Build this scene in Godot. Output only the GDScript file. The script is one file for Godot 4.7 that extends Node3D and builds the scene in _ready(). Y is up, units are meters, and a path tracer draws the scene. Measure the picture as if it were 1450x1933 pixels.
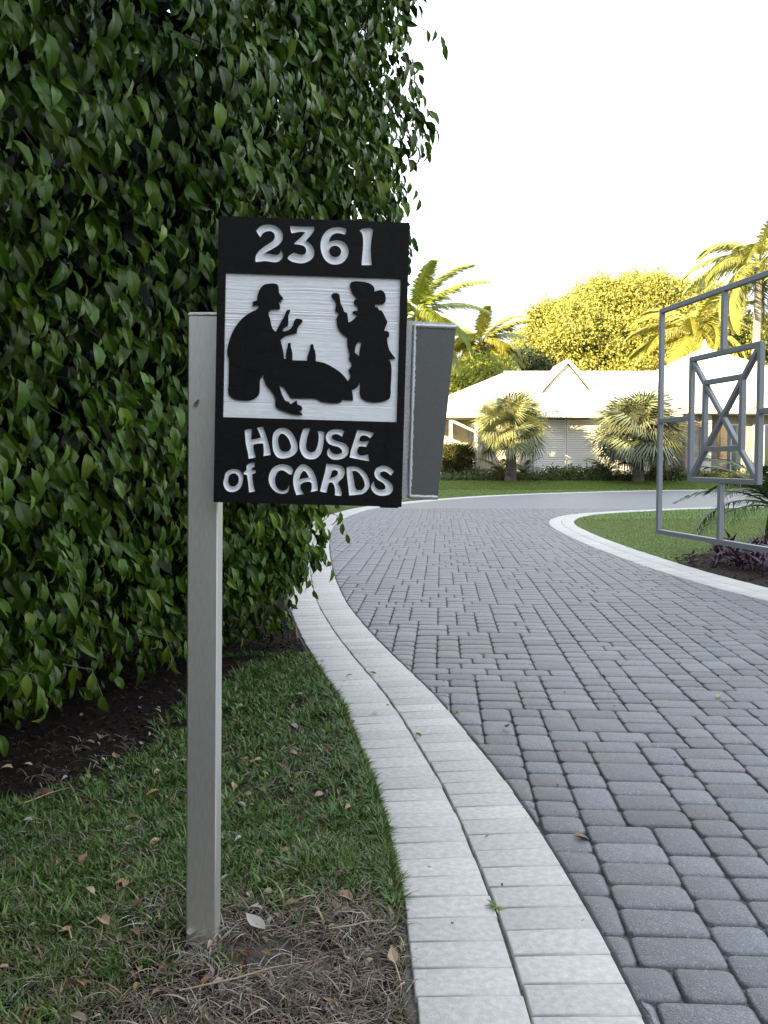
extends Node3D
# A house sign on a metal post beside a clipped hedge and a curving paver drive; a white house and palms behind.

class MB:
	var v := PackedVector3Array()
	var n := PackedVector3Array()
	var c := PackedColorArray()
	var u := PackedVector2Array()
	var col := Color(1, 1, 1)
	func tri(a: Vector3, b: Vector3, d: Vector3, na := Vector3.ZERO, nb := Vector3.ZERO, nd := Vector3.ZERO) -> void:
		var g := (d - a).cross(b - a)
		if g.length_squared() < 1e-18:
			return
		if na == Vector3.ZERO:
			g = g.normalized()
			na = g
			nb = g
			nd = g
		elif g.dot(na + nb + nd) < 0.0:
			var t := b
			b = d
			d = t
			t = nb
			nb = nd
			nd = t
		v.append(a)
		v.append(b)
		v.append(d)
		n.append(na)
		n.append(nb)
		n.append(nd)
		c.append(col)
		c.append(col)
		c.append(col)
	func quad(a: Vector3, b: Vector3, d: Vector3, e: Vector3, na := Vector3.ZERO, nb := Vector3.ZERO, nd := Vector3.ZERO, ne := Vector3.ZERO) -> void:
		tri(a, b, d, na, nb, nd)
		tri(a, d, e, na, nd, ne)
	func box(o: Vector3, s: Vector3, bs := Basis(), bev := 0.0) -> void:
		# an axis box with chamfered edges, turned by bs
		var h := s * 0.5
		if bev <= 0.0:
			bev = minf(0.004, minf(h.x, minf(h.y, h.z)) * 0.3)
		for ax in 3:
			var b := (ax + 1) % 3
			var d := (ax + 2) % 3
			for sg in [-1.0, 1.0]:
				var q: Array[Vector3] = []
				for k in 4:
					var p := Vector3.ZERO
					p[ax] = sg * h[ax]
					p[b] = (h[b] - bev) * (1.0 if k == 0 or k == 1 else -1.0)
					p[d] = (h[d] - bev) * (1.0 if k == 1 or k == 2 else -1.0)
					q.append(o + bs * p)
				var nn := Vector3.ZERO
				nn[ax] = sg
				nn = bs * nn
				quad(q[0], q[1], q[2], q[3], nn, nn, nn, nn)
			for s1 in [-1.0, 1.0]:
				for s2 in [-1.0, 1.0]:
					var e: Array[Vector3] = []
					for k in 4:
						var p := Vector3.ZERO
						p[ax] = (h[ax] - bev) * (1.0 if k == 1 or k == 2 else -1.0)
						p[b] = s1 * (h[b] if k < 2 else h[b] - bev)
						p[d] = s2 * (h[d] - bev if k < 2 else h[d])
						e.append(o + bs * p)
					var nn := Vector3.ZERO
					nn[b] = s1
					nn[d] = s2
					nn = bs * nn.normalized()
					quad(e[0], e[1], e[2], e[3], nn, nn, nn, nn)
		for sx in [-1.0, 1.0]:
			for sy in [-1.0, 1.0]:
				for sz in [-1.0, 1.0]:
					var sv := Vector3(sx, sy, sz)
					var w := Vector3(bev, bev, bev)
					var k := sv * (h - w)
					var nn := bs * sv.normalized()
					tri(o + bs * (k + Vector3(sx * bev, 0, 0)), o + bs * (k + Vector3(0, sy * bev, 0)), o + bs * (k + Vector3(0, 0, sz * bev)), nn, nn, nn)
	func bar(a: Vector3, b: Vector3, w: float, d: float, side := Vector3.UP, bev := 0.0) -> void:
		# a square bar from a to b, its width w along side
		var y := (b - a).normalized()
		var x := (side - y * side.dot(y)).normalized()
		var z := x.cross(y)
		box((a + b) * 0.5, Vector3(w, (b - a).length(), d), Basis(x, y, z), bev)
	func tube(p: PackedVector3Array, r: PackedFloat32Array, k := 6, cap := true) -> void:
		var m := p.size()
		var rings: Array[PackedVector3Array] = []
		var norms: Array[PackedVector3Array] = []
		var ref := Vector3(0.31, 0.2, 0.93)
		for i in m:
			var t := (p[mini(i + 1, m - 1)] - p[maxi(i - 1, 0)]).normalized()
			var x := (ref - t * ref.dot(t)).normalized()
			ref = x
			var z := t.cross(x)
			var ring := PackedVector3Array()
			var nr := PackedVector3Array()
			for j in k:
				var a := TAU * j / k
				var dd := x * cos(a) + z * sin(a)
				ring.append(p[i] + dd * r[i])
				nr.append(dd)
			rings.append(ring)
			norms.append(nr)
		for i in m - 1:
			for j in k:
				var q := (j + 1) % k
				quad(rings[i][j], rings[i][q], rings[i + 1][q], rings[i + 1][j], norms[i][j], norms[i][q], norms[i + 1][q], norms[i + 1][j])
		if cap:
			for e in [0, m - 1]:
				for j in range(1, k - 1):
					tri(rings[e][0], rings[e][j], rings[e][j + 1])
	func slab(o: PackedVector2Array, top: float, bw: float, bh: float, depth: float, dome := 0.0, soft := 0.2) -> void:
		# a paving stone: outline in x,z; worn bevel all round
		var m := o.size()
		var area := 0.0
		var mid := Vector2.ZERO
		for i in m:
			area += o[i].cross(o[(i + 1) % m])
			mid += o[i]
		mid /= m
		var sg := 1.0 if area > 0.0 else -1.0
		var inn := PackedVector2Array()
		var outw := PackedVector2Array()
		for i in m:
			var d1 := (o[i] - o[(i + m - 1) % m]).normalized()
			var d2 := (o[(i + 1) % m] - o[i]).normalized()
			var n1 := Vector2(d1.y, -d1.x) * sg
			var n2 := Vector2(d2.y, -d2.x) * sg
			var w := (n1 + n2).normalized()
			outw.append(w)
			inn.append(o[i] - w * bw / maxf(0.45, w.dot(n1)))
		for i in m:
			var j := (i + 1) % m
			var a := Vector3(o[i].x, top - bh, o[i].y)
			var b := Vector3(o[j].x, top - bh, o[j].y)
			var na := Vector3(outw[i].x, 0.25, outw[i].y).normalized()
			var nb := Vector3(outw[j].x, 0.25, outw[j].y).normalized()
			var ta := Vector3(inn[i].x, top, inn[i].y)
			var tb := Vector3(inn[j].x, top, inn[j].y)
			var ua := Vector3(outw[i].x * soft, 1, outw[i].y * soft).normalized()
			var ub := Vector3(outw[j].x * soft, 1, outw[j].y * soft).normalized()
			quad(a, b, Vector3(b.x, top - depth, b.z), Vector3(a.x, top - depth, a.z), na, nb, nb, na)
			quad(a, b, tb, ta, na, nb, ub, ua)
			tri(ta, tb, Vector3(mid.x, top + dome, mid.y), ua, ub, Vector3.UP)
	func prism(poly: PackedVector2Array, z0: float, z1: float, hole := PackedVector2Array(), bev := 0.0) -> void:
		# outline in x,y pushed from z0 (back) to z1 (front)
		var p := poly.duplicate()
		if Geometry2D.is_polygon_clockwise(p):
			p.reverse()
		var whole := p.duplicate()
		if hole.size():
			var h := hole.duplicate()
			if not Geometry2D.is_polygon_clockwise(h):
				h.reverse()
			var best := 1e9
			var bi := 0
			var bj := 0
			for i in p.size():
				for j in h.size():
					if p[i].distance_to(h[j]) < best:
						best = p[i].distance_to(h[j])
						bi = i
						bj = j
			whole = PackedVector2Array()
			for i in p.size():
				whole.append(p[(bi + i) % p.size()])
			var e := (p[bi] - h[bj]).normalized().orthogonal() * 0.00004
			whole.append(p[bi] + e)
			for j in h.size():
				whole.append(h[(bj + j) % h.size()])
			whole.append(h[bj] - e)
			for j in h.size():
				var k := (j + 1) % h.size()
				quad(Vector3(h[j].x, h[j].y, z0), Vector3(h[k].x, h[k].y, z0), Vector3(h[k].x, h[k].y, z1), Vector3(h[j].x, h[j].y, z1))
		var t := Geometry2D.triangulate_polygon(whole)
		for i in range(0, t.size(), 3):
			tri(Vector3(whole[t[i]].x, whole[t[i]].y, z1), Vector3(whole[t[i + 1]].x, whole[t[i + 1]].y, z1), Vector3(whole[t[i + 2]].x, whole[t[i + 2]].y, z1), Vector3(0, 0, 1), Vector3(0, 0, 1), Vector3(0, 0, 1))
		for i in p.size():
			var j := (i + 1) % p.size()
			quad(Vector3(p[i].x, p[i].y, z0), Vector3(p[j].x, p[j].y, z0), Vector3(p[j].x, p[j].y, z1), Vector3(p[i].x, p[i].y, z1))
	func mesh() -> ArrayMesh:
		var a := []
		a.resize(Mesh.ARRAY_MAX)
		a[Mesh.ARRAY_VERTEX] = v
		a[Mesh.ARRAY_NORMAL] = n
		a[Mesh.ARRAY_COLOR] = c
		if u.size() == v.size():
			a[Mesh.ARRAY_TEX_UV] = u
		var m := ArrayMesh.new()
		m.add_surface_from_arrays(Mesh.PRIMITIVE_TRIANGLES, a)
		return m

# ---------------------------------------------------------------- shorthand
var taken := {}
var rng := RandomNumberGenerator.new()
var noise := FastNoiseLite.new()

func numbered(s: String) -> String:
	taken[s] = taken.get(s, -1) + 1
	return s if taken[s] == 0 else "%s_%03d" % [s, taken[s]]

func tag(o: Node, label: String, category: String, group := "") -> void:
	o.set_meta("label", label)
	o.set_meta("category", category)
	if group:
		o.set_meta("group", group)

func thing(called: String, label: String, category: String, at := Vector3.ZERO, turn := 0.0, group := "") -> Node3D:
	var o := Node3D.new()
	o.name = numbered(called)
	add_child(o)
	o.position = at
	o.rotation.y = turn
	tag(o, label, category, group)
	return o

func obj(called: String, m: Mesh, mat: Material, parent: Node = self, kind := "") -> MeshInstance3D:
	var o := MeshInstance3D.new()
	o.name = numbered(called) if parent == self else called
	o.mesh = m
	o.material_override = null
	if m is ArrayMesh:
		for k in m.get_surface_count():
			o.set_surface_override_material(k, mat)
	parent.add_child(o, true)
	if kind:
		o.set_meta("kind", kind)
	return o

func many(called: String, m: Mesh, mat: Material, xf: Array, tint: PackedColorArray, parent: Node = self) -> MultiMeshInstance3D:
	var mm := MultiMesh.new()
	mm.transform_format = MultiMesh.TRANSFORM_3D
	mm.use_colors = tint.size() > 0
	mm.mesh = m
	mm.instance_count = xf.size()
	for i in xf.size():
		mm.set_instance_transform(i, xf[i])
		if tint.size():
			mm.set_instance_color(i, tint[i])
	m.surface_set_material(0, mat)
	var o := MultiMeshInstance3D.new()
	o.name = numbered(called) if parent == self else called
	o.multimesh = mm
	parent.add_child(o, true)
	o.set_meta("kind", "stuff")
	return o

func rr(a: float, b: float) -> float:
	return rng.randf_range(a, b)

func jitter(c: Color, a: float) -> Color:
	var k := 1.0 + rr(-a, a)
	return Color(c.r * k * (1.0 + rr(-a, a) * 0.3), c.g * k, c.b * k * (1.0 + rr(-a, a) * 0.4))

func mat(c: Color, rough := 0.8, metal := 0.0, spec := 0.5, tinted := false) -> StandardMaterial3D:
	var m := StandardMaterial3D.new()
	m.albedo_color = c.linear_to_srgb()
	m.roughness = rough
	m.metallic = metal
	m.metallic_specular = spec
	m.vertex_color_use_as_albedo = tinted
	m.cull_mode = BaseMaterial3D.CULL_DISABLED
	return m

func noise_tex(freq: float, seed_: int, octaves := 4, lo := 0.6, hi := 1.0, size := 512, kind := FastNoiseLite.TYPE_SIMPLEX_SMOOTH) -> NoiseTexture2D:
	var f := FastNoiseLite.new()
	f.seed = seed_
	f.noise_type = kind
	f.frequency = freq
	f.fractal_octaves = octaves
	var g := Gradient.new()
	g.offsets = PackedFloat32Array([0.0, 1.0])
	g.colors = PackedColorArray([Color(lo, lo, lo), Color(hi, hi, hi)])
	var t := NoiseTexture2D.new()
	t.width = size
	t.height = size
	t.seamless = true
	t.noise = f
	t.color_ramp = g
	return t

func worn(m: StandardMaterial3D, t: Texture2D, scale: Vector3, bump: Texture2D = null, cm := 0.1, world := true) -> StandardMaterial3D:
	m.albedo_texture = t
	m.uv1_triplanar = true
	m.uv1_world_triplanar = world
	m.uv1_scale = scale
	if bump:
		m.heightmap_enabled = true
		m.heightmap_texture = bump
		m.heightmap_scale = cm
	return m

func leafy(c: Color, rough := 0.4, through := 0.25, tinted := true, spec := 0.5) -> StandardMaterial3D:
	var m := mat(c, rough, 0.0, spec, tinted)
	m.backlight_enabled = true
	m.backlight = Color(through * 0.85, through, through * 0.3)
	return m

# camera sums, used only to choose which pieces show largest
const EYE := Vector3(0, 1.2, 0)
const PITCH := 0.0550871

func seen(p: Vector3, margin := 1.0) -> bool:
	var q := p - EYE
	var d := -q.y * sin(PITCH) - q.z * cos(PITCH)
	if d < 0.3:
		return false
	var up := q.y * cos(PITCH) - q.z * -sin(PITCH) * -1.0
	return absf(q.x / d) < 0.4143 * margin and absf(up / d) < 0.5523 * margin

# ---------------------------------------------------------------- curves
var left_in := PackedVector2Array()    # inner edge of the left paver edging, x and z, from near to far
var right_in := PackedVector2Array()

func spline(k: PackedVector2Array, step: float) -> PackedVector2Array:
	var cu := Curve2D.new()
	for i in k.size():
		var a := k[maxi(i - 1, 0)]
		var b := k[mini(i + 1, k.size() - 1)]
		var d := (b - a).normalized()
		var li := k[i].distance_to(a) / 3.0
		var lo := k[i].distance_to(b) / 3.0
		cu.add_point(k[i], -d * li, d * lo)
	cu.bake_interval = step * 0.5
	var out := PackedVector2Array()
	var s := 0.0
	while s <= cu.get_baked_length():
		out.append(cu.sample_baked(s, true))
		s += step
	return out

func shifted(c: PackedVector2Array, d: float) -> PackedVector2Array:
	# d to the left of the way of travel
	var out := PackedVector2Array()
	for i in c.size():
		var t := (c[mini(i + 1, c.size() - 1)] - c[maxi(i - 1, 0)]).normalized()
		out.append(c[i] + Vector2(t.y, -t.x) * d)
	return out

func edge_x(c: PackedVector2Array, z: float) -> float:
	for i in c.size() - 1:
		if c[i].y >= z and c[i + 1].y < z:
			return lerpf(c[i].x, c[i + 1].x, (c[i].y - z) / (c[i].y - c[i + 1].y))
	return c[0].x if z > c[0].y else c[c.size() - 1].x

# ---------------------------------------------------------------- textures and materials
var T := {}
var M := {}

func make_materials() -> void:
	T.cloud = noise_tex(0.006, 3, 5, 0.72, 1.0)
	T.fine = noise_tex(0.035, 33, 5, 0.84, 1.0)
	T.even = noise_tex(0.03, 34, 4, 0.93, 1.0)
	T.grain = noise_tex(0.05, 5, 4, 0.6, 1.0)
	T.speck = noise_tex(0.22, 8, 2, 0.45, 1.0, 512, FastNoiseLite.TYPE_VALUE)
	T.bump = noise_tex(0.12, 11, 4, 0.0, 1.0)
	T.streak = noise_tex(0.02, 14, 5, 0.55, 1.0)
	# light aggregate in the stone: rare pale dots on a grey body
	var f := FastNoiseLite.new()
	f.seed = 21
	f.noise_type = FastNoiseLite.TYPE_CELLULAR
	f.cellular_return_type = FastNoiseLite.RETURN_CELL_VALUE
	f.frequency = 0.11
	f.fractal_type = FastNoiseLite.FRACTAL_NONE
	var g := Gradient.new()
	g.offsets = PackedFloat32Array([0.0, 0.2, 0.45, 0.9, 0.955, 1.0])
	g.colors = PackedColorArray([Color(0.55, 0.55, 0.56), Color(0.78, 0.78, 0.79), Color(0.68, 0.68, 0.7), Color(0.8, 0.8, 0.82), Color(1.0, 1.0, 1.0), Color(1, 1, 1)])
	var st := NoiseTexture2D.new()
	st.width = 1024
	st.height = 1024
	st.seamless = true
	st.noise = f
	st.color_ramp = g
	T.stone = st
	M.pavers = []
	for k in 6:
		var tone: float = [0.92, 1.0, 1.1, 1.2, 0.84, 1.04][k]
		var m := mat(Color(0.246, 0.258, 0.263) * tone, 0.52, 0.0, 0.5, true)
		worn(m, T.stone, Vector3(2.6, 2.6, 2.6), T.bump, 0.2)
		M.pavers.append(m)
	M.edging = []
	for k in 4:
		var tone: float = [0.93, 1.0, 1.05, 0.98][k]
		var m := mat(Color(0.56, 0.55, 0.52) * tone, 0.75, 0.0, 0.4, true)
		worn(m, T.fine, Vector3(1.9, 1.9, 1.9), T.bump, 0.09)
		M.edging.append(m)
	M.joint = worn(mat(Color(0.16, 0.152, 0.14), 0.95), T.grain, Vector3(2, 2, 2))
	M.court = worn(mat(Color(0.235, 0.247, 0.257), 0.55), T.stone, Vector3(1.3, 1.3, 1.3))
	M.soil = worn(mat(Color(0.05, 0.041, 0.036), 0.95, 0.0, 0.2), T.grain, Vector3(1.5, 1.5, 1.5), T.bump, 0.6)
	M.earth = worn(mat(Color(1, 1, 1), 0.95, 0.0, 0.2, true), T.speck, Vector3(3, 3, 3), T.bump, 0.6)
	M.mulch = mat(Color(1, 1, 1), 0.9, 0.0, 0.2, true)
	M.lawn = worn(mat(Color(0.12, 0.165, 0.04), 0.95, 0.0, 0.1), T.grain, Vector3(0.7, 0.7, 0.7), T.bump, 1.5)
	M.ground = worn(mat(Color(0.085, 0.11, 0.04), 0.95, 0.0, 0.1), T.cloud, Vector3(0.05, 0.05, 0.05))
	M.blade = leafy(Color(1, 1, 1), 0.55, 0.25)
	M.straw = mat(Color(1, 1, 1), 0.85, 0.0, 0.2, true)
	M.leaf = []
	for k in 3:
		M.leaf.append(leafy([Color(0.034, 0.073, 0.005), Color(0.055, 0.105, 0.007), Color(0.022, 0.05, 0.005)][k], 0.34, 0.2, false, 0.33))
	M.leaves = leafy(Color(1, 1, 1), 0.34, 0.2, true, 0.33)
	M.young = leafy(Color(0.13, 0.19, 0.03), 0.3, 0.3, false)
	M.crown = leafy(Color(1, 1, 1), 0.6, 0.65)
	M.frond = leafy(Color(1, 1, 1), 0.45, 0.35)
	M.bark = worn(mat(Color(0.2, 0.17, 0.14), 0.9, 0.0, 0.2), T.grain, Vector3(2, 0.8, 2), T.bump, 2.0)
	M.palebark = worn(mat(Color(0.5, 0.46, 0.4), 0.9, 0.0, 0.2), T.grain, Vector3(2, 0.8, 2), T.bump, 1.0)
	M.twig = mat(Color(0.09, 0.07, 0.05), 0.85)
	var al := mat(Color(0.71, 0.695, 0.66), 0.4, 0.84)
	worn(al, T.even, Vector3(9, 1.5, 9), T.bump, 0.006, false)
	M.alu = al
	M.weld = worn(mat(Color(0.82, 0.82, 0.82), 0.42, 0.6), T.grain, Vector3(9, 9, 9), T.bump, 0.05, false)
	M.dark_metal = worn(mat(Color(0.125, 0.127, 0.122), 0.5, 0.4), T.even, Vector3(6, 6, 6), T.bump, 0.02, false)
	M.black = worn(mat(Color(0.0045, 0.0043, 0.0044), 0.27, 0.0, 0.25), T.cloud, Vector3(1, 1, 1), T.bump, 0.11, false)
	M.black.uv1_scale = Vector3(3.0, 9.0, 3.0)
	M.white = worn(mat(Color(0.84, 0.85, 0.87), 0.5, 0.0, 0.4), T.even, Vector3(2, 12, 2), T.bump, 0.02, false)
	M.gate = worn(mat(Color(0.22, 0.235, 0.25), 0.45, 0.1), T.even, Vector3(3, 3, 3), T.bump, 0.015, false)
	M.wall = worn(mat(Color(0.74, 0.69, 0.62), 0.85), T.cloud, Vector3(0.4, 0.4, 0.4))
	M.tan = worn(mat(Color(0.42, 0.37, 0.31), 0.85), T.cloud, Vector3(0.4, 0.4, 0.4))
	M.trim = mat(Color(0.82, 0.79, 0.74), 0.6)
	M.roof = worn(mat(Color(0.82, 0.82, 0.81), 0.6), T.cloud, Vector3(0.3, 0.3, 0.3))
	M.panel = mat(Color(0.6, 0.57, 0.52), 0.7)
	M.glass = mat(Color(0.02, 0.025, 0.03), 0.08, 0.0, 0.6)
	M.timber = worn(mat(Color(0.1, 0.085, 0.07), 0.7), T.streak, Vector3(1, 1, 1))
	M.purple = leafy(Color(0.05, 0.018, 0.045), 0.45, 0.1, false)
	M.dry = []
	for k in 5:
		M.dry.append(leafy([Color(0.2, 0.13, 0.07), Color(0.3, 0.22, 0.14), Color(0.12, 0.07, 0.04), Color(0.33, 0.27, 0.08), Color(0.3, 0.28, 0.25)][k], 0.7, 0.15, false))

# ---------------------------------------------------------------- leaf and plant shapes
func leaf_mesh(l: float, w: float, fold: float, bend: float, twist: float, tail := 0.24) -> MB:
	# base at the origin, tip along -y, upper face towards +z; folded on the midrib and curved
	var b := MB.new()
	var ts := [0.0, 0.2, 0.45, 0.72, 1.0 - tail * 0.35, 1.0]
	var ws := [0.0, 0.78, 1.0, 0.62, 0.14, 0.0]
	var pts: Array = []
	for i in ts.size():
		var t: float = ts[i]
		var a := bend * t
		var mid := Vector3(sin(twist * t) * l * 0.12, -l * (sin(a) / bend if absf(bend) > 0.01 else t), -l * (1.0 - cos(a)) / (bend if absf(bend) > 0.01 else 1.0))
		var hw: float = ws[i] * w * 0.5
		var nz := Vector3(0, -sin(a), cos(a))
		var roll := twist * (t - 0.3)
		var sx := Vector3(cos(roll), 0, 0) + nz * sin(roll)
		pts.append([mid - sx * hw + nz * fold * hw, mid, mid + sx * hw + nz * fold * hw, nz])
	for i in ts.size() - 1:
		var p: Array = pts[i]
		var q: Array = pts[i + 1]
		var nl := (p[3] + Vector3(fold * 0.8, 0, 0)).normalized() as Vector3
		var nr := (p[3] - Vector3(fold * 0.8, 0, 0)).normalized() as Vector3
		var ml := (q[3] + Vector3(fold * 0.8, 0, 0)).normalized() as Vector3
		var mr := (q[3] - Vector3(fold * 0.8, 0, 0)).normalized() as Vector3
		if i == 0:
			b.tri(p[1], q[0], q[1], nl, ml, ml)
			b.tri(p[1], q[1], q[2], nr, mr, mr)
		elif i == ts.size() - 2:
			b.tri(p[0], q[1], p[1], nl, ml, nl)
			b.tri(p[1], q[1], p[2], nr, mr, nr)
		else:
			b.quad(p[0], q[0], q[1], p[1], nl, ml, ml, nl)
			b.quad(p[1], q[1], q[2], p[2], nr, mr, mr, nr)
	return b

func add_blade(b: MB, at: Vector3, dir: Vector3, up: Vector3, l: float, w: float, droop: float, seg := 2) -> void:
	# a strap that starts along dir+up and droops
	var side := dir.cross(Vector3.UP).normalized() * w * 0.5
	var p := at
	var d := (dir + up).normalized()
	var last_l := p - side * 0.7
	var last_r := p + side * 0.7
	for i in seg:
		p += d * l / seg
		d = (d + Vector3.DOWN * droop / seg).normalized()
		var k := 1.0 - float(i + 1) / seg
		var nl := p - side * k
		var nr := p + side * k
		if i == seg - 1:
			b.tri(last_l, last_r, p)
		else:
			b.quad(last_l, last_r, nr, nl)
		last_l = nl
		last_r = nr

func tuft_mesh(count: int, l: float, w: float, spread: float, droop: float) -> ArrayMesh:
	var b := MB.new()
	for i in count:
		var a := TAU * i / count + rr(-0.5, 0.5)
		var d := Vector3(cos(a), 0, sin(a))
		var k := rr(0.75, 1.1)
		b.col = Color(k, k, k)
		add_blade(b, d * rr(0.0, spread * 0.3), d * rr(0.3, 1.0), Vector3.UP * rr(0.5, 1.2), l * rr(0.6, 1.15), w, droop, 3)
	return b.mesh()

func clump_mesh(count: int, r: float, l: float, w: float) -> ArrayMesh:
	var b := MB.new()
	for i in count:
		var p := Vector3(rng.randfn(), rng.randfn(), rng.randfn()) * r * 0.45
		var d := (p + Vector3(rr(-1, 1), rr(-0.8, 0.6), rr(-1, 1)) * r).normalized()
		var s := d.cross(Vector3(rr(-1, 1), rr(-1, 1), rr(-1, 1))).normalized() * w * 0.5
		var k := rr(0.7, 1.25)
		b.col = Color(k, k, k)
		var m := p + d * l * 0.45
		b.tri(p, m + s, m - s)
		b.tri(p + d * l, m - s, m + s)
	return b.mesh()

func pinnate(l: float, rise: float, droop: float, leaflet: float, n: int, hang: float, w := 0.035) -> ArrayMesh:
	# a feather frond along +x: an arching midrib and two ranks of leaflets
	var b := MB.new()
	var p := Vector3.ZERO
	var a := rise
	var pts := PackedVector3Array()
	var rad := PackedFloat32Array()
	b.col = Color(1.1, 1.0, 0.7)
	var seg := 12
	for i in seg + 1:
		pts.append(p)
		rad.append(lerpf(0.03, 0.006, float(i) / seg) * l / 3.0)
		p += Vector3(cos(a), sin(a), 0) * l / seg
		a -= droop / seg
	b.tube(pts, rad, 4, false)
	for i in n:
		var t := lerpf(0.14, 0.995, float(i) / (n - 1))
		var k := t * seg
		var i0 := mini(int(k), seg - 1)
		var at := pts[i0].lerp(pts[i0 + 1], k - i0)
		var dir := (pts[i0 + 1] - pts[i0]).normalized()
		var ll := leaflet * (0.55 + 0.9 * sin(PI * clampf(t * 0.9 + 0.08, 0, 1))) * rr(0.85, 1.1) * (1.0 - 0.35 * t)
		for s in [-1.0, 1.0]:
			var g := rr(0.75, 1.2)
			b.col = Color(g, g, g * rr(0.8, 1.1))
			var side := Vector3(0, 0, s)
			add_blade(b, at, (side * 0.85 + dir * rr(0.35, 0.65)), Vector3.UP * rr(0.05, 0.35) * (1.0 - hang) + Vector3.DOWN * hang * rr(0.5, 1.2), ll, w, 0.5 + hang, 3)
	return b.mesh()

func fan_mesh(r: float, n: int, arc: float, droop: float) -> ArrayMesh:
	# a fan leaf on its stalk along +x
	var b := MB.new()
	b.col = Color(1.0, 1.0, 0.7)
	b.tube(PackedVector3Array([Vector3.ZERO, Vector3(r * 0.45, 0.05 * r, 0), Vector3(r * 0.9, 0.02 * r, 0)]), PackedFloat32Array([0.025, 0.018, 0.014]), 4, false)
	for i in n:
		var a := lerpf(-arc, arc, float(i) / (n - 1))
		var d := Vector3(cos(a), 0, sin(a))
		var g := rr(0.75, 1.2)
		b.col = Color(g, g, g)
		var at := Vector3(r * 0.88, 0.02 * r, 0)
		var side := d.cross(Vector3.UP).normalized()
		var w := r * arc / n * 0.62
		var m := at + d * r * 0.5 + Vector3.UP * (0.05 if i % 2 else -0.02) * r
		var e := at + d * r * rr(0.92, 1.05) + Vector3.DOWN * droop * r * rr(0.7, 1.3)
		b.tri(at, m - side * w, m)
		b.tri(at, m, m + side * w)
		b.tri(e, m, m - side * w)
		b.tri(e, m + side * w, m)
	return b.mesh()

func smooth(k: PackedVector2Array, sub := 3) -> PackedVector2Array:
	# rounds a traced outline, keeping its sharp corners
	var m := k.size()
	var out := PackedVector2Array()
	var dirs := PackedVector2Array()
	var sharp: Array[bool] = []
	for i in m:
		var d1 := (k[i] - k[(i + m - 1) % m]).normalized()
		var d2 := (k[(i + 1) % m] - k[i]).normalized()
		sharp.append(absf(d1.angle_to(d2)) > 0.8)
		dirs.append((d1 + d2).normalized())
	for i in m:
		var j := (i + 1) % m
		var l := k[i].distance_to(k[j])
		var ch := (k[j] - k[i]).normalized()
		var ta := (ch if sharp[i] else dirs[i]) * l / 3.0
		var tb := (ch if sharp[j] else dirs[j]) * l / 3.0
		for s in sub:
			out.append(k[i].bezier_interpolate(k[i] + ta, k[j] - tb, k[j], float(s) / sub))
	return out

func outline(key: String) -> PackedVector2Array:
	var a: Array = SHAPES[key]
	var p := PackedVector2Array()
	for i in range(0, a.size(), 2):
		p.append(Vector2(a[i], a[i + 1]) * 0.0001)
	return p

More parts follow.
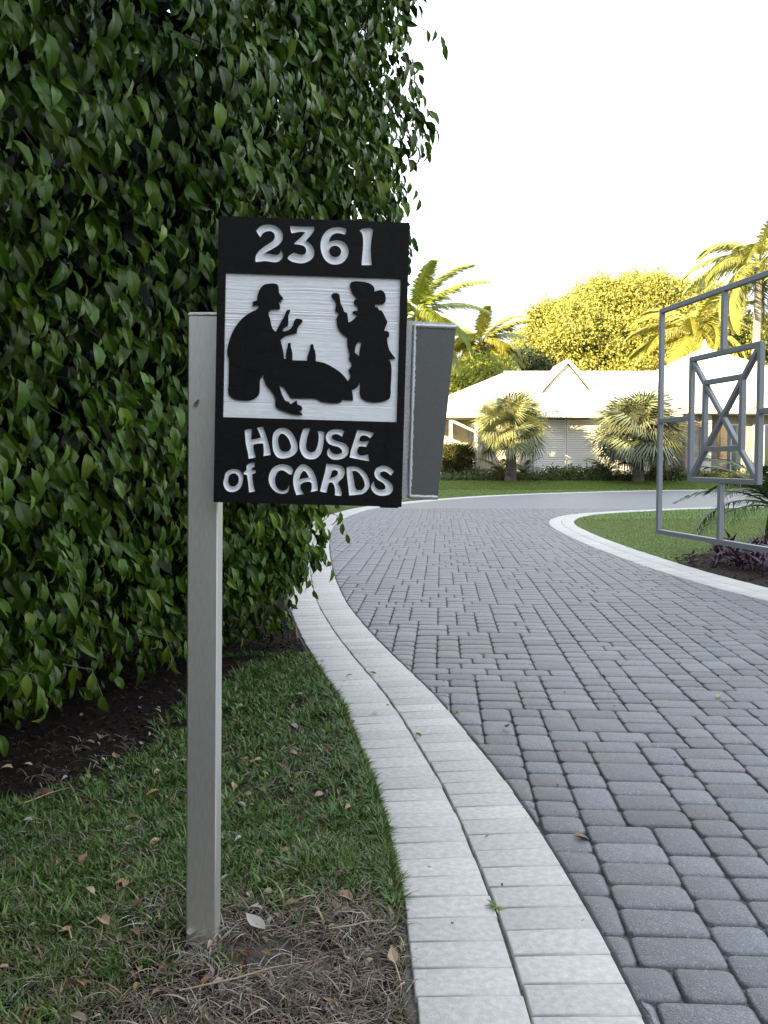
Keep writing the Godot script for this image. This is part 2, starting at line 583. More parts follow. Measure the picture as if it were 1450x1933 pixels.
# outlines carved into the sign, in tenths of a millimetre from its middle
var SHAPES := {
	"two": [-1346, 3013, -1281, 3090, -1187, 3145, -1069, 3163, -951, 3153, -843, 3110, -763, 3038, -723, 2934, -735, 2828, -788, 2737, -893, 2653, -1010, 2578, -1115, 2521, -1138, 2499, -1055, 2502, -936, 2482, -841, 2481, -795, 2508, -777, 2556, -782, 2596, -743, 2557, -716, 2488, -721, 2417, -763, 2357, -826, 2317, -909, 2304, -1016, 2315, -1135, 2325, -1241, 2307, -1341, 2297, -1352, 2383, -1328, 2466, -1270, 2551, -1165, 2644, -1037, 2735, -955, 2796, -916, 2857, -908, 2915, -928, 2966, -983, 3007, -1054, 3014, -1125, 2997, -1195, 2945, -1246, 2864],
	"three": [-557, 3151, -405, 3149, -239, 3146, -96, 3151, -1, 3159, -4, 3065, -57, 2981, -126, 2896, -188, 2823, -111, 2779, -33, 2699, 12, 2607, 9, 2501, -43, 2405, -149, 2335, -267, 2303, -398, 2310, -518, 2341, -607, 2404, -568, 2469, -463, 2543, -415, 2529, -343, 2508, -260, 2501, -201, 2529, -174, 2589, -184, 2647, -228, 2697, -324, 2725, -462, 2739, -409, 2804, -328, 2877, -258, 2957, -207, 3020, -307, 3026, -425, 3003, -520, 2981, -550, 3069],
	"six": [749, 3134, 739, 3068, 712, 2991, 621, 3016, 513, 3022, 431, 2982, 374, 2902, 352, 2819, 434, 2845, 529, 2863, 625, 2852, 721, 2804, 783, 2728, 814, 2623, 796, 2505, 732, 2396, 638, 2329, 519, 2299, 400, 2314, 291, 2381, 217, 2485, 171, 2612, 156, 2741, 172, 2871, 217, 2979, 298, 3075, 403, 3138, 510, 3161, 641, 3158],
	"six_eye": [357, 2619, 391, 2691, 461, 2729, 545, 2727, 617, 2675, 641, 2605, 616, 2534, 551, 2480, 467, 2481, 395, 2519],
	"one": [1055, 3102, 1130, 3147, 1213, 3160, 1308, 3168, 1369, 3142, 1355, 3019, 1335, 2877, 1328, 2712, 1335, 2547, 1348, 2406, 1362, 2316, 1236, 2310, 1128, 2308, 1128, 2422, 1138, 2587, 1147, 2752, 1143, 2917, 1121, 3022, 1096, 3061],
	"H": [-1518, -1617, -1437, -1585, -1346, -1589, -1357, -1693, -1361, -1830, -1244, -1807, -1135, -1772, -1166, -1688, -1233, -1553, -1169, -1532, -1094, -1523, -1036, -1668, -967, -1861, -921, -2039, -898, -2176, -976, -2191, -1067, -2210, -1063, -2076, -1080, -1913, -1193, -1917, -1307, -1946, -1297, -2082, -1242, -2244, -1317, -2262, -1411, -2281, -1440, -2119, -1486, -1925, -1505, -1763],
	"O": [-864, -1777, -841, -1662, -745, -1562, -599, -1535, -451, -1602, -334, -1762, -271, -1956, -300, -2103, -422, -2205, -584, -2252, -731, -2230, -821, -2118, -861, -1956],
	"O_eye": [-731, -1773, -678, -1674, -613, -1672, -513, -1751, -445, -1879, -426, -1993, -474, -2076, -587, -2095, -670, -2049, -715, -1936],
	"U": [-143, -1545, -62, -1526, 26, -1530, -26, -1655, -62, -1819, -68, -1966, -34, -2054, 49, -2094, 136, -2059, 186, -1959, 216, -1812, 219, -1681, 191, -1584, 266, -1588, 348, -1606, 345, -1775, 324, -1955, 278, -2120, 183, -2221, 53, -2254, -78, -2228, -169, -2133, -224, -1987, -216, -1791, -180, -1643],
	"S": [821, -1572, 790, -1639, 769, -1704, 692, -1654, 610, -1644, 539, -1672, 521, -1738, 581, -1785, 713, -1824, 845, -1866, 929, -1955, 922, -2086, 837, -2193, 690, -2243, 543, -2234, 443, -2148, 430, -2050, 471, -1968, 506, -2048, 589, -2108, 703, -2112, 778, -2077, 776, -2011, 699, -1948, 568, -1916, 452, -1864, 391, -1758, 401, -1650, 478, -1569, 624, -1532, 755, -1542],
	"E": [1131, -1531, 1262, -1547, 1393, -1566, 1519, -1592, 1478, -1661, 1430, -1718, 1347, -1665, 1249, -1658, 1194, -1702, 1177, -1791, 1285, -1807, 1406, -1778, 1375, -1861, 1344, -1930, 1255, -1913, 1174, -1922, 1136, -1998, 1138, -2080, 1195, -2124, 1294, -2128, 1395, -2099, 1410, -2187, 1425, -2255, 1264, -2237, 1116, -2211, 961, -2183, 986, -2019, 1040, -1837, 1085, -1673],
	"o": [-1974, -2754, -1950, -2639, -1864, -2561, -1751, -2532, -1620, -2564, -1546, -2660, -1537, -2791, -1574, -2939, -1660, -3033, -1789, -3076, -1904, -3046, -1977, -2950, -1998, -2852],
	"o_eye": [-1882, -2784, -1861, -2692, -1788, -2638, -1710, -2635, -1650, -2696, -1635, -2784, -1659, -2876, -1727, -2937, -1808, -2935, -1868, -2875],
	"f": [-1459, -2446, -1402, -2395, -1282, -2359, -1271, -2424, -1270, -2473, -1322, -2481, -1334, -2540, -1243, -2544, -1241, -2610, -1319, -2638, -1310, -2768, -1280, -2931, -1246, -3045, -1388, -3072, -1404, -2935, -1427, -2772, -1449, -2658, -1521, -2650, -1521, -2604, -1458, -2544],
	"C": [-362, -2530, -396, -2629, -462, -2615, -528, -2567, -627, -2528, -714, -2563, -771, -2672, -784, -2787, -749, -2917, -666, -2997, -567, -3010, -487, -2959, -453, -2870, -445, -2942, -485, -3041, -582, -3083, -713, -3064, -846, -2969, -924, -2823, -933, -2693, -887, -2544, -792, -2444, -646, -2391, -499, -2406, -400, -2456],
	"A": [-157, -2377, -58, -2391, 58, -2470, 160, -2631, 213, -2826, 234, -2983, 152, -3005, 64, -3027, 85, -2928, 76, -2813, 16, -2782, -98, -2801, -179, -2853, -183, -2935, -142, -3016, -95, -3080, -189, -3092, -271, -3108, -323, -2971, -356, -2808, -347, -2644, -285, -2495, -205, -2405],
	"A_eye": [-214, -2739, -184, -2623, -121, -2524, -61, -2555, 14, -2684, -100, -2703],
	"R": [415, -2349, 562, -2358, 727, -2379, 826, -2432, 855, -2530, 816, -2662, 720, -2763, 698, -2813, 756, -2910, 796, -3040, 784, -3099, 695, -3095, 633, -3084, 637, -2979, 614, -2864, 573, -2790, 507, -2785, 470, -2852, 435, -3030, 349, -3019, 283, -3001, 312, -2856, 360, -2658, 395, -2493],
	"R_eye": [559, -2505, 631, -2487, 691, -2518, 692, -2590, 619, -2651, 505, -2687],
	"D": [901, -2414, 1055, -2393, 1203, -2432, 1337, -2533, 1423, -2678, 1453, -2809, 1404, -2942, 1285, -3037, 1138, -3064, 974, -3081, 954, -2937, 926, -2741, 901, -2545],
	"D_eye": [1031, -2502, 1123, -2500, 1240, -2601, 1320, -2747, 1329, -2862, 1266, -2945, 1168, -2951, 1117, -2900, 1080, -2737],
	"last_S": [2016, -2482, 1978, -2542, 1953, -2589, 1873, -2525, 1779, -2488, 1698, -2517, 1690, -2573, 1751, -2637, 1867, -2699, 1979, -2795, 2005, -2909, 1952, -3009, 1828, -3062, 1680, -3063, 1557, -3003, 1488, -2890, 1499, -2798, 1549, -2731, 1565, -2822, 1626, -2903, 1726, -2930, 1817, -2908, 1829, -2848, 1771, -2768, 1654, -2705, 1569, -2609, 1557, -2511, 1613, -2411, 1743, -2358, 1908, -2393],
	"seated": [-1400, 1386, -1344, 1388, -1293, 1412, -1291, 1485, -1257, 1615, -1203, 1718, -1131, 1784, -1021, 1810, -873, 1815, -817, 1785, -797, 1722, -791, 1630, -757, 1567, -700, 1505, -684, 1460, -736, 1449, -731, 1394, -790, 1383, -767, 1338, -754, 1274, -768, 1227, -879, 1224, -971, 1206, -1022, 1155, -1014, 1072, -986, 1018, -955, 872, -925, 781, -868, 718, -835, 710, -778, 822, -716, 953, -644, 1066, -610, 1177, -583, 1219, -518, 1221, -526, 1171, -558, 1105, -560, 1050, -554, 940, -556, 866, -593, 832, -666, 789, -680, 742, -683, 706, -590, 727, -508, 776, -463, 823, -436, 888, -402, 991, -365, 1023, -300, 1018, -235, 1002, -225, 960, -279, 894, -324, 828, -347, 772, -349, 698, -413, 668, -515, 650, -625, 606, -707, 539, -730, 510, -695, 401, -654, 236, -632, 80, -582, -76, -641, -356, -726, -540, -689, -691, -631, -819, -573, -901, -498, -917, -469, -978, -405, -942, -317, -880, -296, -976, -217, -1002, -182, -1057, -200, -1122, -280, -1121, -232, -1151, -170, -1205, -287, -1221, -436, -1200, -605, -1143, -774, -1074, -822, -992, -812, -861, -836, -806, -932, -661, -1046, -535, -1094, -425, -1115, -324, -1311, -247, -1572, -199, -1928, 48, -1958, 149, -1960, 250, -1926, 436, -1865, 622, -1758, 827, -1614, 998, -1468, 1112, -1358, 1171, -1267, 1229, -1246, 1285, -1287, 1317, -1343, 1300, -1401, 1265, -1371, 1327],
	"barrelL": [-1925, 67, -1920, -210, -1920, -580, -1916, -783, -1837, -864, -1688, -910, -1521, -920, -1373, -900, -1262, -838, -1199, -743, -1194, -558, -1187, -428, -1143, -325, -1089, -240, -1392, 84],
	"table": [-11, -826, 157, -833, 233, -882, 364, -910, 551, -918, 700, -900, 758, -837, 1007, -841, 994, -696, 969, -604, 874, -402, 778, -275, 644, -159, 493, -71, 305, 16, 118, 47, -87, 56, -278, 54, -436, 54, -595, 81, -762, 85, -849, -177, -843, -454, -726, -540, -607, -614, -540, -714, -454, -832, -258, -830],
	"bottleA": [-551, 451, -488, 453, -484, 371, -460, 297, -445, 206, -441, 2, -589, -2, -594, 201, -572, 312, -553, 387],
	"bottleB": [-23, 437, 43, 439, 53, 360, 88, 278, 104, 167, 108, -18, -91, -24, -88, 161, -51, 273, -29, 357],
	"standing": [864, 1851, 891, 1903, 983, 1932, 1131, 1930, 1299, 1903, 1403, 1842, 1443, 1769, 1426, 1708, 1509, 1729, 1592, 1750, 1668, 1703, 1708, 1603, 1702, 1483, 1638, 1426, 1554, 1418, 1465, 1420, 1463, 1352, 1528, 1349, 1558, 1285, 1624, 1272, 1692, 1160, 1767, 1015, 1727, 912, 1692, 809, 1786, 797, 1816, 739, 1808, 669, 1766, 654, 1784, 516, 1826, 369, 1904, 260, 1972, 173, 1907, 158, 1804, 137, 1648, 30, 1281, -204, 1138, -450, 1084, -535, 974, -604, 879, -551, 856, -403, 920, -327, 923, -234, 878, -139, 941, -48, 953, 36, 880, 117, 896, 229, 855, 376, 829, 523, 849, 616, 717, 704, 601, 848, 575, 995, 577, 1087, 627, 1144, 611, 1190, 532, 1233, 543, 1325, 550, 1418, 492, 1508, 435, 1583, 470, 1636, 544, 1647, 610, 1631, 635, 1568, 652, 1421, 701, 1331, 750, 1213, 816, 1191, 833, 1095, 849, 976, 895, 987, 987, 1064, 1059, 1140, 1021, 1175, 936, 1209, 963, 1238, 1066, 1247, 1054, 1324, 1044, 1379, 978, 1391, 962, 1450, 994, 1506, 1034, 1522, 1001, 1580, 915, 1669, 879, 1760],
	"arm_gap": [1112, 550, 1173, 497, 1143, 422, 1117, 199, 1016, 279, 1031, 418, 1075, 521],
	"barrelR": [1804, 131, 1852, 110, 1882, 18, 1894, -185, 1884, -521, 1879, -744, 1821, -802, 1710, -846, 1560, -869, 1392, -861, 1241, -810, 1167, -728, 1159, -542, 1159, -394, 1205, -169, 1461, 61],
}


# ---------------------------------------------------------------- paving
func inside_drive(p: Vector2) -> bool:
	return Geometry2D.is_point_in_polygon(p, drive_poly)

var drive_poly := PackedVector2Array()

func build_drive() -> void:
	var li := spline(PackedVector2Array([Vector2(0.56, 6), Vector2(0.56, 2), Vector2(0.565, -1), Vector2(0.562, -2.1), Vector2(0.516, -2.9), Vector2(0.44, -3.57), Vector2(0.26, -4.72), Vector2(0.07, -5.63), Vector2(-0.14, -6.73), Vector2(-0.34, -8.04), Vector2(-0.58, -10.4), Vector2(-0.82, -14), Vector2(-0.92, -17.6), Vector2(-0.76, -20.2), Vector2(-0.12, -23.9), Vector2(1.55, -28), Vector2(4.06, -31.9), Vector2(7.6, -35.1), Vector2(11.1, -37.2), Vector2(15.9, -38.3), Vector2(24, -38.7), Vector2(36, -38.8)]), 0.1)
	var ri := spline(PackedVector2Array([Vector2(9.5, 6), Vector2(7.2, 2), Vector2(5.2, -2), Vector2(4.1, -5), Vector2(3.55, -6.8), Vector2(3.3, -7.85), Vector2(3.13, -8.75), Vector2(3.0, -10), Vector2(2.94, -11.3), Vector2(2.91, -13.3), Vector2(2.97, -15.6), Vector2(3.15, -17.7), Vector2(3.55, -19.4), Vector2(4.3, -20.9), Vector2(5.5, -22.1), Vector2(7.6, -23.5), Vector2(10.5, -24.8), Vector2(16, -26), Vector2(36, -27)]), 0.1)
	left_in = li
	right_in = ri
	drive_poly = li.duplicate()
	var back := ri.duplicate()
	back.reverse()
	drive_poly.append_array(back)
	# sand bed under the stones, and the far court where single stones can no longer be told apart
	var drive := Node3D.new()
	drive.name = numbered("driveway")
	add_child(drive)
	drive.set_meta("kind", "structure")
	var bed := MB.new()
	var wide := shifted(li, 0.52)
	var wide_r := shifted(ri, -0.5)
	wide_r.reverse()
	wide.append_array(wide_r)
	var tr := Geometry2D.triangulate_polygon(wide)
	for i in range(0, tr.size(), 3):
		bed.tri(Vector3(wide[tr[i]].x, -0.014, wide[tr[i]].y), Vector3(wide[tr[i + 1]].x, -0.014, wide[tr[i + 1]].y), Vector3(wide[tr[i + 2]].x, -0.014, wide[tr[i + 2]].y), Vector3.UP, Vector3.UP, Vector3.UP)
	obj("joint_sand", bed.mesh(), M.joint, drive)
	var far := PackedVector2Array()
	for q in Geometry2D.intersect_polygons(drive_poly, PackedVector2Array([Vector2(-5, -23.4), Vector2(40, -23.4), Vector2(40, -45), Vector2(-5, -45)])):
		if q.size() > far.size():
			far = q
	var court := MB.new()
	tr = Geometry2D.triangulate_polygon(far)
	for i in range(0, tr.size(), 3):
		court.tri(Vector3(far[tr[i]].x, -0.004, far[tr[i]].y), Vector3(far[tr[i + 1]].x, -0.004, far[tr[i + 1]].y), Vector3(far[tr[i + 2]].x, -0.004, far[tr[i + 2]].y), Vector3.UP, Vector3.UP, Vector3.UP)
	obj("far_court", court.mesh(), M.court, drive)
	# stones: a random course of squares and long ones on a small grid
	rng.seed = 77
	var unit := 0.0715
	var turn := 0.062
	var ex := Vector2(cos(turn), sin(turn))
	var ez := Vector2(sin(turn), -cos(turn))
	var org := Vector2(-2.2, 0.4)
	var nx := 160
	var nz := 346
	var used := PackedByteArray()
	used.resize(nx * nz)
	var list := []
	for k in nz:
		for i in nx:
			if used[k * nx + i]:
				continue
			var free := 0
			while free < 6 and i + free < nx and not used[k * nx + i + free]:
				free += 1
			var w := 2 if rng.randf() < 0.56 else 3
			if free <= 1:
				w = 1
			elif free - w == 1:
				w = 3 if w == 2 and free >= 3 else 2
			w = mini(w, free)
			var deep := 2
			if w >= 2 and rng.randf() < 0.13:
				deep = 3
			elif rng.randf() < 0.035:
				deep = 1
			var picked := [w, mini(deep, nz - k)]
			for dz in picked[1]:
				for dx in picked[0]:
					used[(k + dz) * nx + i + dx] = 1
			list.append([i, k, picked[0], picked[1]])
	var done := []
	for e in list:
		var o: Vector2 = org + ex * (e[0] * unit) + ez * (e[1] * unit)
		var sx: float = e[2] * unit
		var sz: float = e[3] * unit
		var mid: Vector2 = o + ex * sx * 0.5 + ez * sz * 0.5
		if mid.y < -23.5 or mid.y > 0.5:
			continue
		var gap := rr(0.0007, 0.0019)
		var rc := rr(0.018, 0.028)
		if e[2] == 1 or e[3] == 1:
			rc = 0.015
		var w := sx - gap * 2
		var d := sz - gap * 2
		var poly := PackedVector2Array()
		var rot := rr(-0.008, 0.008)
		var qx := ex.rotated(rot)
		var qz := ez.rotated(rot)
		for k in 4:
			var s1 := 1.0 if k == 0 or k == 3 else -1.0
			var s2 := 1.0 if k < 2 else -1.0
			var cx := s1 * w * 0.5
			var cz := s2 * d * 0.5
			var p1 := Vector2(cx, cz - s2 * rc)
			var p2 := Vector2(cx - s1 * rc, cz)
			var pm := Vector2(cx - s1 * rc * 0.29, cz - s2 * rc * 0.29)
			for p in ([p1, pm, p2] if s1 * s2 > 0 else [p2, pm, p1]):
				poly.append(mid + qx * p.x + qz * p.y)
		var ins := 0
		for p in poly:
			if inside_drive(p):
				ins += 1
		if ins == 0:
			continue
		if ins < poly.size():
			var cut := Geometry2D.intersect_polygons(poly, drive_poly)
			if cut.is_empty():
				continue
			poly = cut[0]
			var area := 0.0
			for i in poly.size():
				area += poly[i].cross(poly[(i + 1) % poly.size()])
			if absf(area) * 0.5 < 0.0018:
				continue
		done.append([mid, poly])
	var order2 := []
	for i in done.size():
		var q: Vector2 = done[i][0]
		if seen(Vector3(q.x, 0, q.y), 1.03):
			order2.append([q.length_squared(), i])
	order2.sort_custom(func(a, b): return a[0] < b[0])
	var single := {}
	for i in mini(298, order2.size()):
		single[order2[i][1]] = true
	var rest := MB.new()
	var nb := FastNoiseLite.new()
	nb.seed = 9
	nb.frequency = 0.35
	for i in done.size():
		var q: Vector2 = done[i][0]
		var poly: PackedVector2Array = done[i][1]
		var top := rr(-0.0022, 0.0022)
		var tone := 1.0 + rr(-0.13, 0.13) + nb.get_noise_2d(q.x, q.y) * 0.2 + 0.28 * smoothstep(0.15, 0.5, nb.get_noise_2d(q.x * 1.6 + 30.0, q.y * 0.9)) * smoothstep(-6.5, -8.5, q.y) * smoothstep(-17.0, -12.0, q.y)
		var hue := rr(-0.03, 0.03)
		if single.has(i):
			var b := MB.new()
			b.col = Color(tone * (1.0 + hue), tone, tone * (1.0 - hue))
			var loc := PackedVector2Array()
			for p in poly:
				loc.append(p - q)
			b.slab(loc, 0.0, rr(0.008, 0.0125), 0.006, 0.045, rr(0.0008, 0.0022), 0.26)
			var o := obj("paver", b.mesh(), M.pavers[rng.randi() % 6], drive)
			o.position = Vector3(q.x, top, q.y)
			o.rotation = Vector3(rr(-0.012, 0.012), 0, rr(-0.012, 0.012))
		else:
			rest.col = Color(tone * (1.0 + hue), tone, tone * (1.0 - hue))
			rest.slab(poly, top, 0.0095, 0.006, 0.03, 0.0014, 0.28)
	obj("paver_field", rest.mesh(), M.pavers[1], drive, "stuff")
	build_edging()

func edging_course(c: PackedVector2Array, a: float, b: float, phase: float, step: float) -> Array:
	# pieces across the strip between the offsets a and b of the curve
	var ca := shifted(c, a)
	var cb := shifted(c, b)
	var out := []
	var g := 0.0023
	var s := phase
	var cum := PackedFloat32Array([0.0])
	for i in range(1, c.size()):
		cum.append(cum[i - 1] + c[i].distance_to(c[i - 1]))
	var at := func(cc: PackedVector2Array, t: float) -> Vector2:
		var i := clampi(int(t / 0.1), 0, c.size() - 2)
		while i < c.size() - 2 and cum[i + 1] < t:
			i += 1
		while i > 0 and cum[i] > t:
			i -= 1
		return cc[i].lerp(cc[i + 1], (t - cum[i]) / maxf(1e-6, cum[i + 1] - cum[i]))
	while s + step < cum[cum.size() - 1]:
		var e := s + step * rr(0.985, 1.015)
		var j := rr(-0.0025, 0.0025)
		var p0: Vector2 = at.call(ca, s + g)
		var p1: Vector2 = at.call(ca, e - g)
		var p2: Vector2 = at.call(cb, e - g)
		var p3: Vector2 = at.call(cb, s + g)
		var side := (p3 - p0).normalized()
		out.append([(p0 + p1 + p2 + p3) * 0.25, PackedVector2Array([p0 + side * (0.002 + j), p1 + side * (0.002 + j), p2 - side * (0.002 - j), p3 - side * (0.002 - j)])])
		s = e
	return out

func build_edging() -> void:
	rng.seed = 123
	for which in 2:
		var c := left_in if which == 0 else right_in
		var k := 1.0 if which == 0 else -1.0
		var node := Node3D.new()
		node.name = numbered("paver_edging")
		add_child(node)
		node.set_meta("kind", "structure")
		var bricks := []
		bricks.append_array(edging_course(c, 0.004 * k, 0.2475 * k, 0.02, 0.124))
		bricks.append_array(edging_course(c, 0.2515 * k, 0.494 * k, 0.085, 0.124))
		var near := []
		for i in bricks.size():
			var q: Vector2 = bricks[i][0]
			if seen(Vector3(q.x, 0, q.y), 1.04):
				near.append([q.length_squared(), i])
		near.sort_custom(func(a, b): return a[0] < b[0])
		var single := {}
		for i in mini(140 if which == 0 else 120, near.size()):
			single[near[i][1]] = true
		var rest := MB.new()
		for i in bricks.size():
			var q: Vector2 = bricks[i][0]
			var tone := 1.0 + rr(-0.1, 0.06)
			if single.has(i):
				var b := MB.new()
				b.col = Color(tone, tone, tone * rr(0.97, 1.0))
				var loc := PackedVector2Array()
				for p in bricks[i][1]:
					loc.append(p - q)
				b.slab(loc, 0.0, rr(0.0035, 0.0055), 0.004, 0.06)
				var o := obj("edging_brick", b.mesh(), M.edging[rng.randi() % 4], node)
				o.position = Vector3(q.x, 0.002 + rr(-0.001, 0.0015), q.y)
				o.rotation = Vector3(rr(-0.004, 0.004), 0, rr(-0.006, 0.006))
			else:
				rest.col = Color(tone, tone, tone)
				rest.slab(bricks[i][1], 0.002 + rr(-0.001, 0.001), 0.004, 0.004, 0.05)
		obj("edging_course", rest.mesh(), M.edging[1], node, "stuff")

# ---------------------------------------------------------------- ground
var left_out := PackedVector2Array()
var right_out := PackedVector2Array()

func soil_y(x: float, z: float) -> float:
	var y := -0.012 + noise.get_noise_2d(x * 90.0, z * 90.0) * 0.012 + noise.get_noise_2d(x * 700.0, z * 700.0) * 0.006
	y += 0.022 * exp(-(Vector2(x + 0.45, z + 2.22).length_squared()) / 0.03)
	y -= 0.016 * exp(-(Vector2(x + 0.31, z + 2.2).length_squared()) / 0.012)
	return y

func lawn_y(z: float) -> float:
	return -0.012 + 0.3 * smoothstep(-38.9, -42.6, z)

func sheet(poly: PackedVector2Array, y: float) -> MB:
	var b := MB.new()
	var t := Geometry2D.triangulate_polygon(poly)
	for i in range(0, t.size(), 3):
		b.tri(Vector3(poly[t[i]].x, y, poly[t[i]].y), Vector3(poly[t[i + 1]].x, y, poly[t[i + 1]].y), Vector3(poly[t[i + 2]].x, y, poly[t[i + 2]].y), Vector3.UP, Vector3.UP, Vector3.UP)
	return b

func build_ground() -> void:
	left_out = shifted(left_in, 0.505)
	right_out = shifted(right_in, -0.505)
	var g := MB.new()
	g.quad(Vector3(-500, -0.09, 200), Vector3(500, -0.09, 200), Vector3(500, -0.09, -500), Vector3(-500, -0.09, -500))
	obj("ground", g.mesh(), M.ground).set_meta("kind", "structure")
	# bare earth under grass and hedge, left of the drive
	var b := MB.new()
	var xs := PackedFloat32Array()
	var x := -4.0
	while x < 0.2:
		xs.append(x)
		x += 0.03
	var z := 0.6
	while z > -8.9:
		var za := z
		var zb := z - 0.03
		var ea := edge_x(left_out, za) - 0.004
		var eb := edge_x(left_out, zb) - 0.004
		for i in xs.size() - 1:
			if xs[i] > maxf(ea, eb):
				break
			var xa := minf(xs[i], ea)
			var xa2 := minf(xs[i + 1], ea)
			var xb := minf(xs[i], eb)
			var xb2 := minf(xs[i + 1], eb)
			var sand := maxf(exp(-Vector2(xa + 0.31, za + 2.21).length_squared() / 0.016), smoothstep(0.3, 0.5, noise.get_noise_2d(xa * 110.0 + 9.0, za * 110.0)) * smoothstep(-3.0, -2.2, za))
			b.col = Color(0.036, 0.029, 0.026).lerp(Color(0.17, 0.145, 0.14), clampf(sand, 0.0, 1.0))
			b.quad(Vector3(xa, soil_y(xa, za), za), Vector3(xa2, soil_y(xa2, za), za), Vector3(xb2, soil_y(xb2, zb), zb), Vector3(xb, soil_y(xb, zb), zb))
		z -= 0.03
	obj("soil", b.mesh(), M.earth).set_meta("kind", "structure")
	# lawn beyond the hedge, up to the house
	var poly := PackedVector2Array()
	for p in left_out:
		if p.y < -8.95 and p.x < 35.0:
			poly.append(p)
	poly.append(Vector2(36, -38.9 - 0.6))
	poly.append(Vector2(-40, -38.9 - 0.6))
	poly.append(Vector2(-40, -8.95))
	obj("lawn", sheet(poly, -0.012).mesh(), M.lawn).set_meta("kind", "structure")
	var rise := MB.new()
	for i in 12:
		var za := -39.5 - i * 0.8
		var zb := za - 0.8
		rise.quad(Vector3(-40, lawn_y(za), za), Vector3(50, lawn_y(za), za), Vector3(50, lawn_y(zb), zb), Vector3(-40, lawn_y(zb), zb), Vector3.UP, Vector3.UP, Vector3.UP, Vector3.UP)
	rise.quad(Vector3(-40, 0.288, -49.1), Vector3(50, 0.288, -49.1), Vector3(50, 0.288, -58), Vector3(-40, 0.288, -58), Vector3.UP, Vector3.UP, Vector3.UP, Vector3.UP)
	obj("lawn_slope", rise.mesh(), M.lawn).set_meta("kind", "structure")
	# island lawn right of the drive
	poly = PackedVector2Array()
	for p in right_out:
		if p.y < -6.0 and p.x < 35.0:
			poly.append(p)
	poly.append(Vector2(36, -6))
	obj("lawn", sheet(poly, -0.008).mesh(), M.lawn).set_meta("kind", "structure")
	# dark mulch round the plants by the gate
	poly = PackedVector2Array()
	for p in right_out:
		if p.y < -6.2 and p.y > -10.9:
			poly.append(p + Vector2(0.003, 0))
	for p in [Vector2(3.62, -11.3), Vector2(3.9, -11.65), Vector2(4.3, -12.2), Vector2(5.0, -13.0), Vector2(6.5, -13.0), Vector2(7.5, -11), Vector2(7.0, -6.2)]:
		poly.append(p)
	obj("mulch_bed", sheet(poly, -0.003).mesh(), M.soil).set_meta("kind", "structure")

func lawn_edge_x(z: float) -> float:
	# where the grass gives way to the bare ground under the hedge
	var k := [[-1.0, -1.9], [-3.0, -1.45], [-3.28, -1.25], [-3.45, -1.1], [-3.9, -0.96], [-4.5, -0.99], [-5.05, -0.92], [-5.45, -0.8], [-5.66, -0.5]]
	for i in k.size() - 1:
		if z <= k[i][0] and z > k[i + 1][0]:
			return lerpf(k[i][1], k[i + 1][1], (z - k[i][0]) / (k[i + 1][0] - k[i][0]))
	return -2.2

func dryness(x: float, z: float) -> float:
	var d := smoothstep(-2.74, -2.34, z + noise.get_noise_2d(x * 160.0, z * 160.0) * 0.16) * smoothstep(-0.75, -0.3, x + noise.get_noise_2d(x * 120.0 + 50.0, z * 120.0) * 0.25)
	var bare := smoothstep(0.28, 0.5, noise.get_noise_2d(x * 110.0 + 9.0, z * 110.0))
	return maxf(d, bare * 0.75 * smoothstep(-3.3, -2.2, z) * smoothstep(-0.2, -0.6, x))

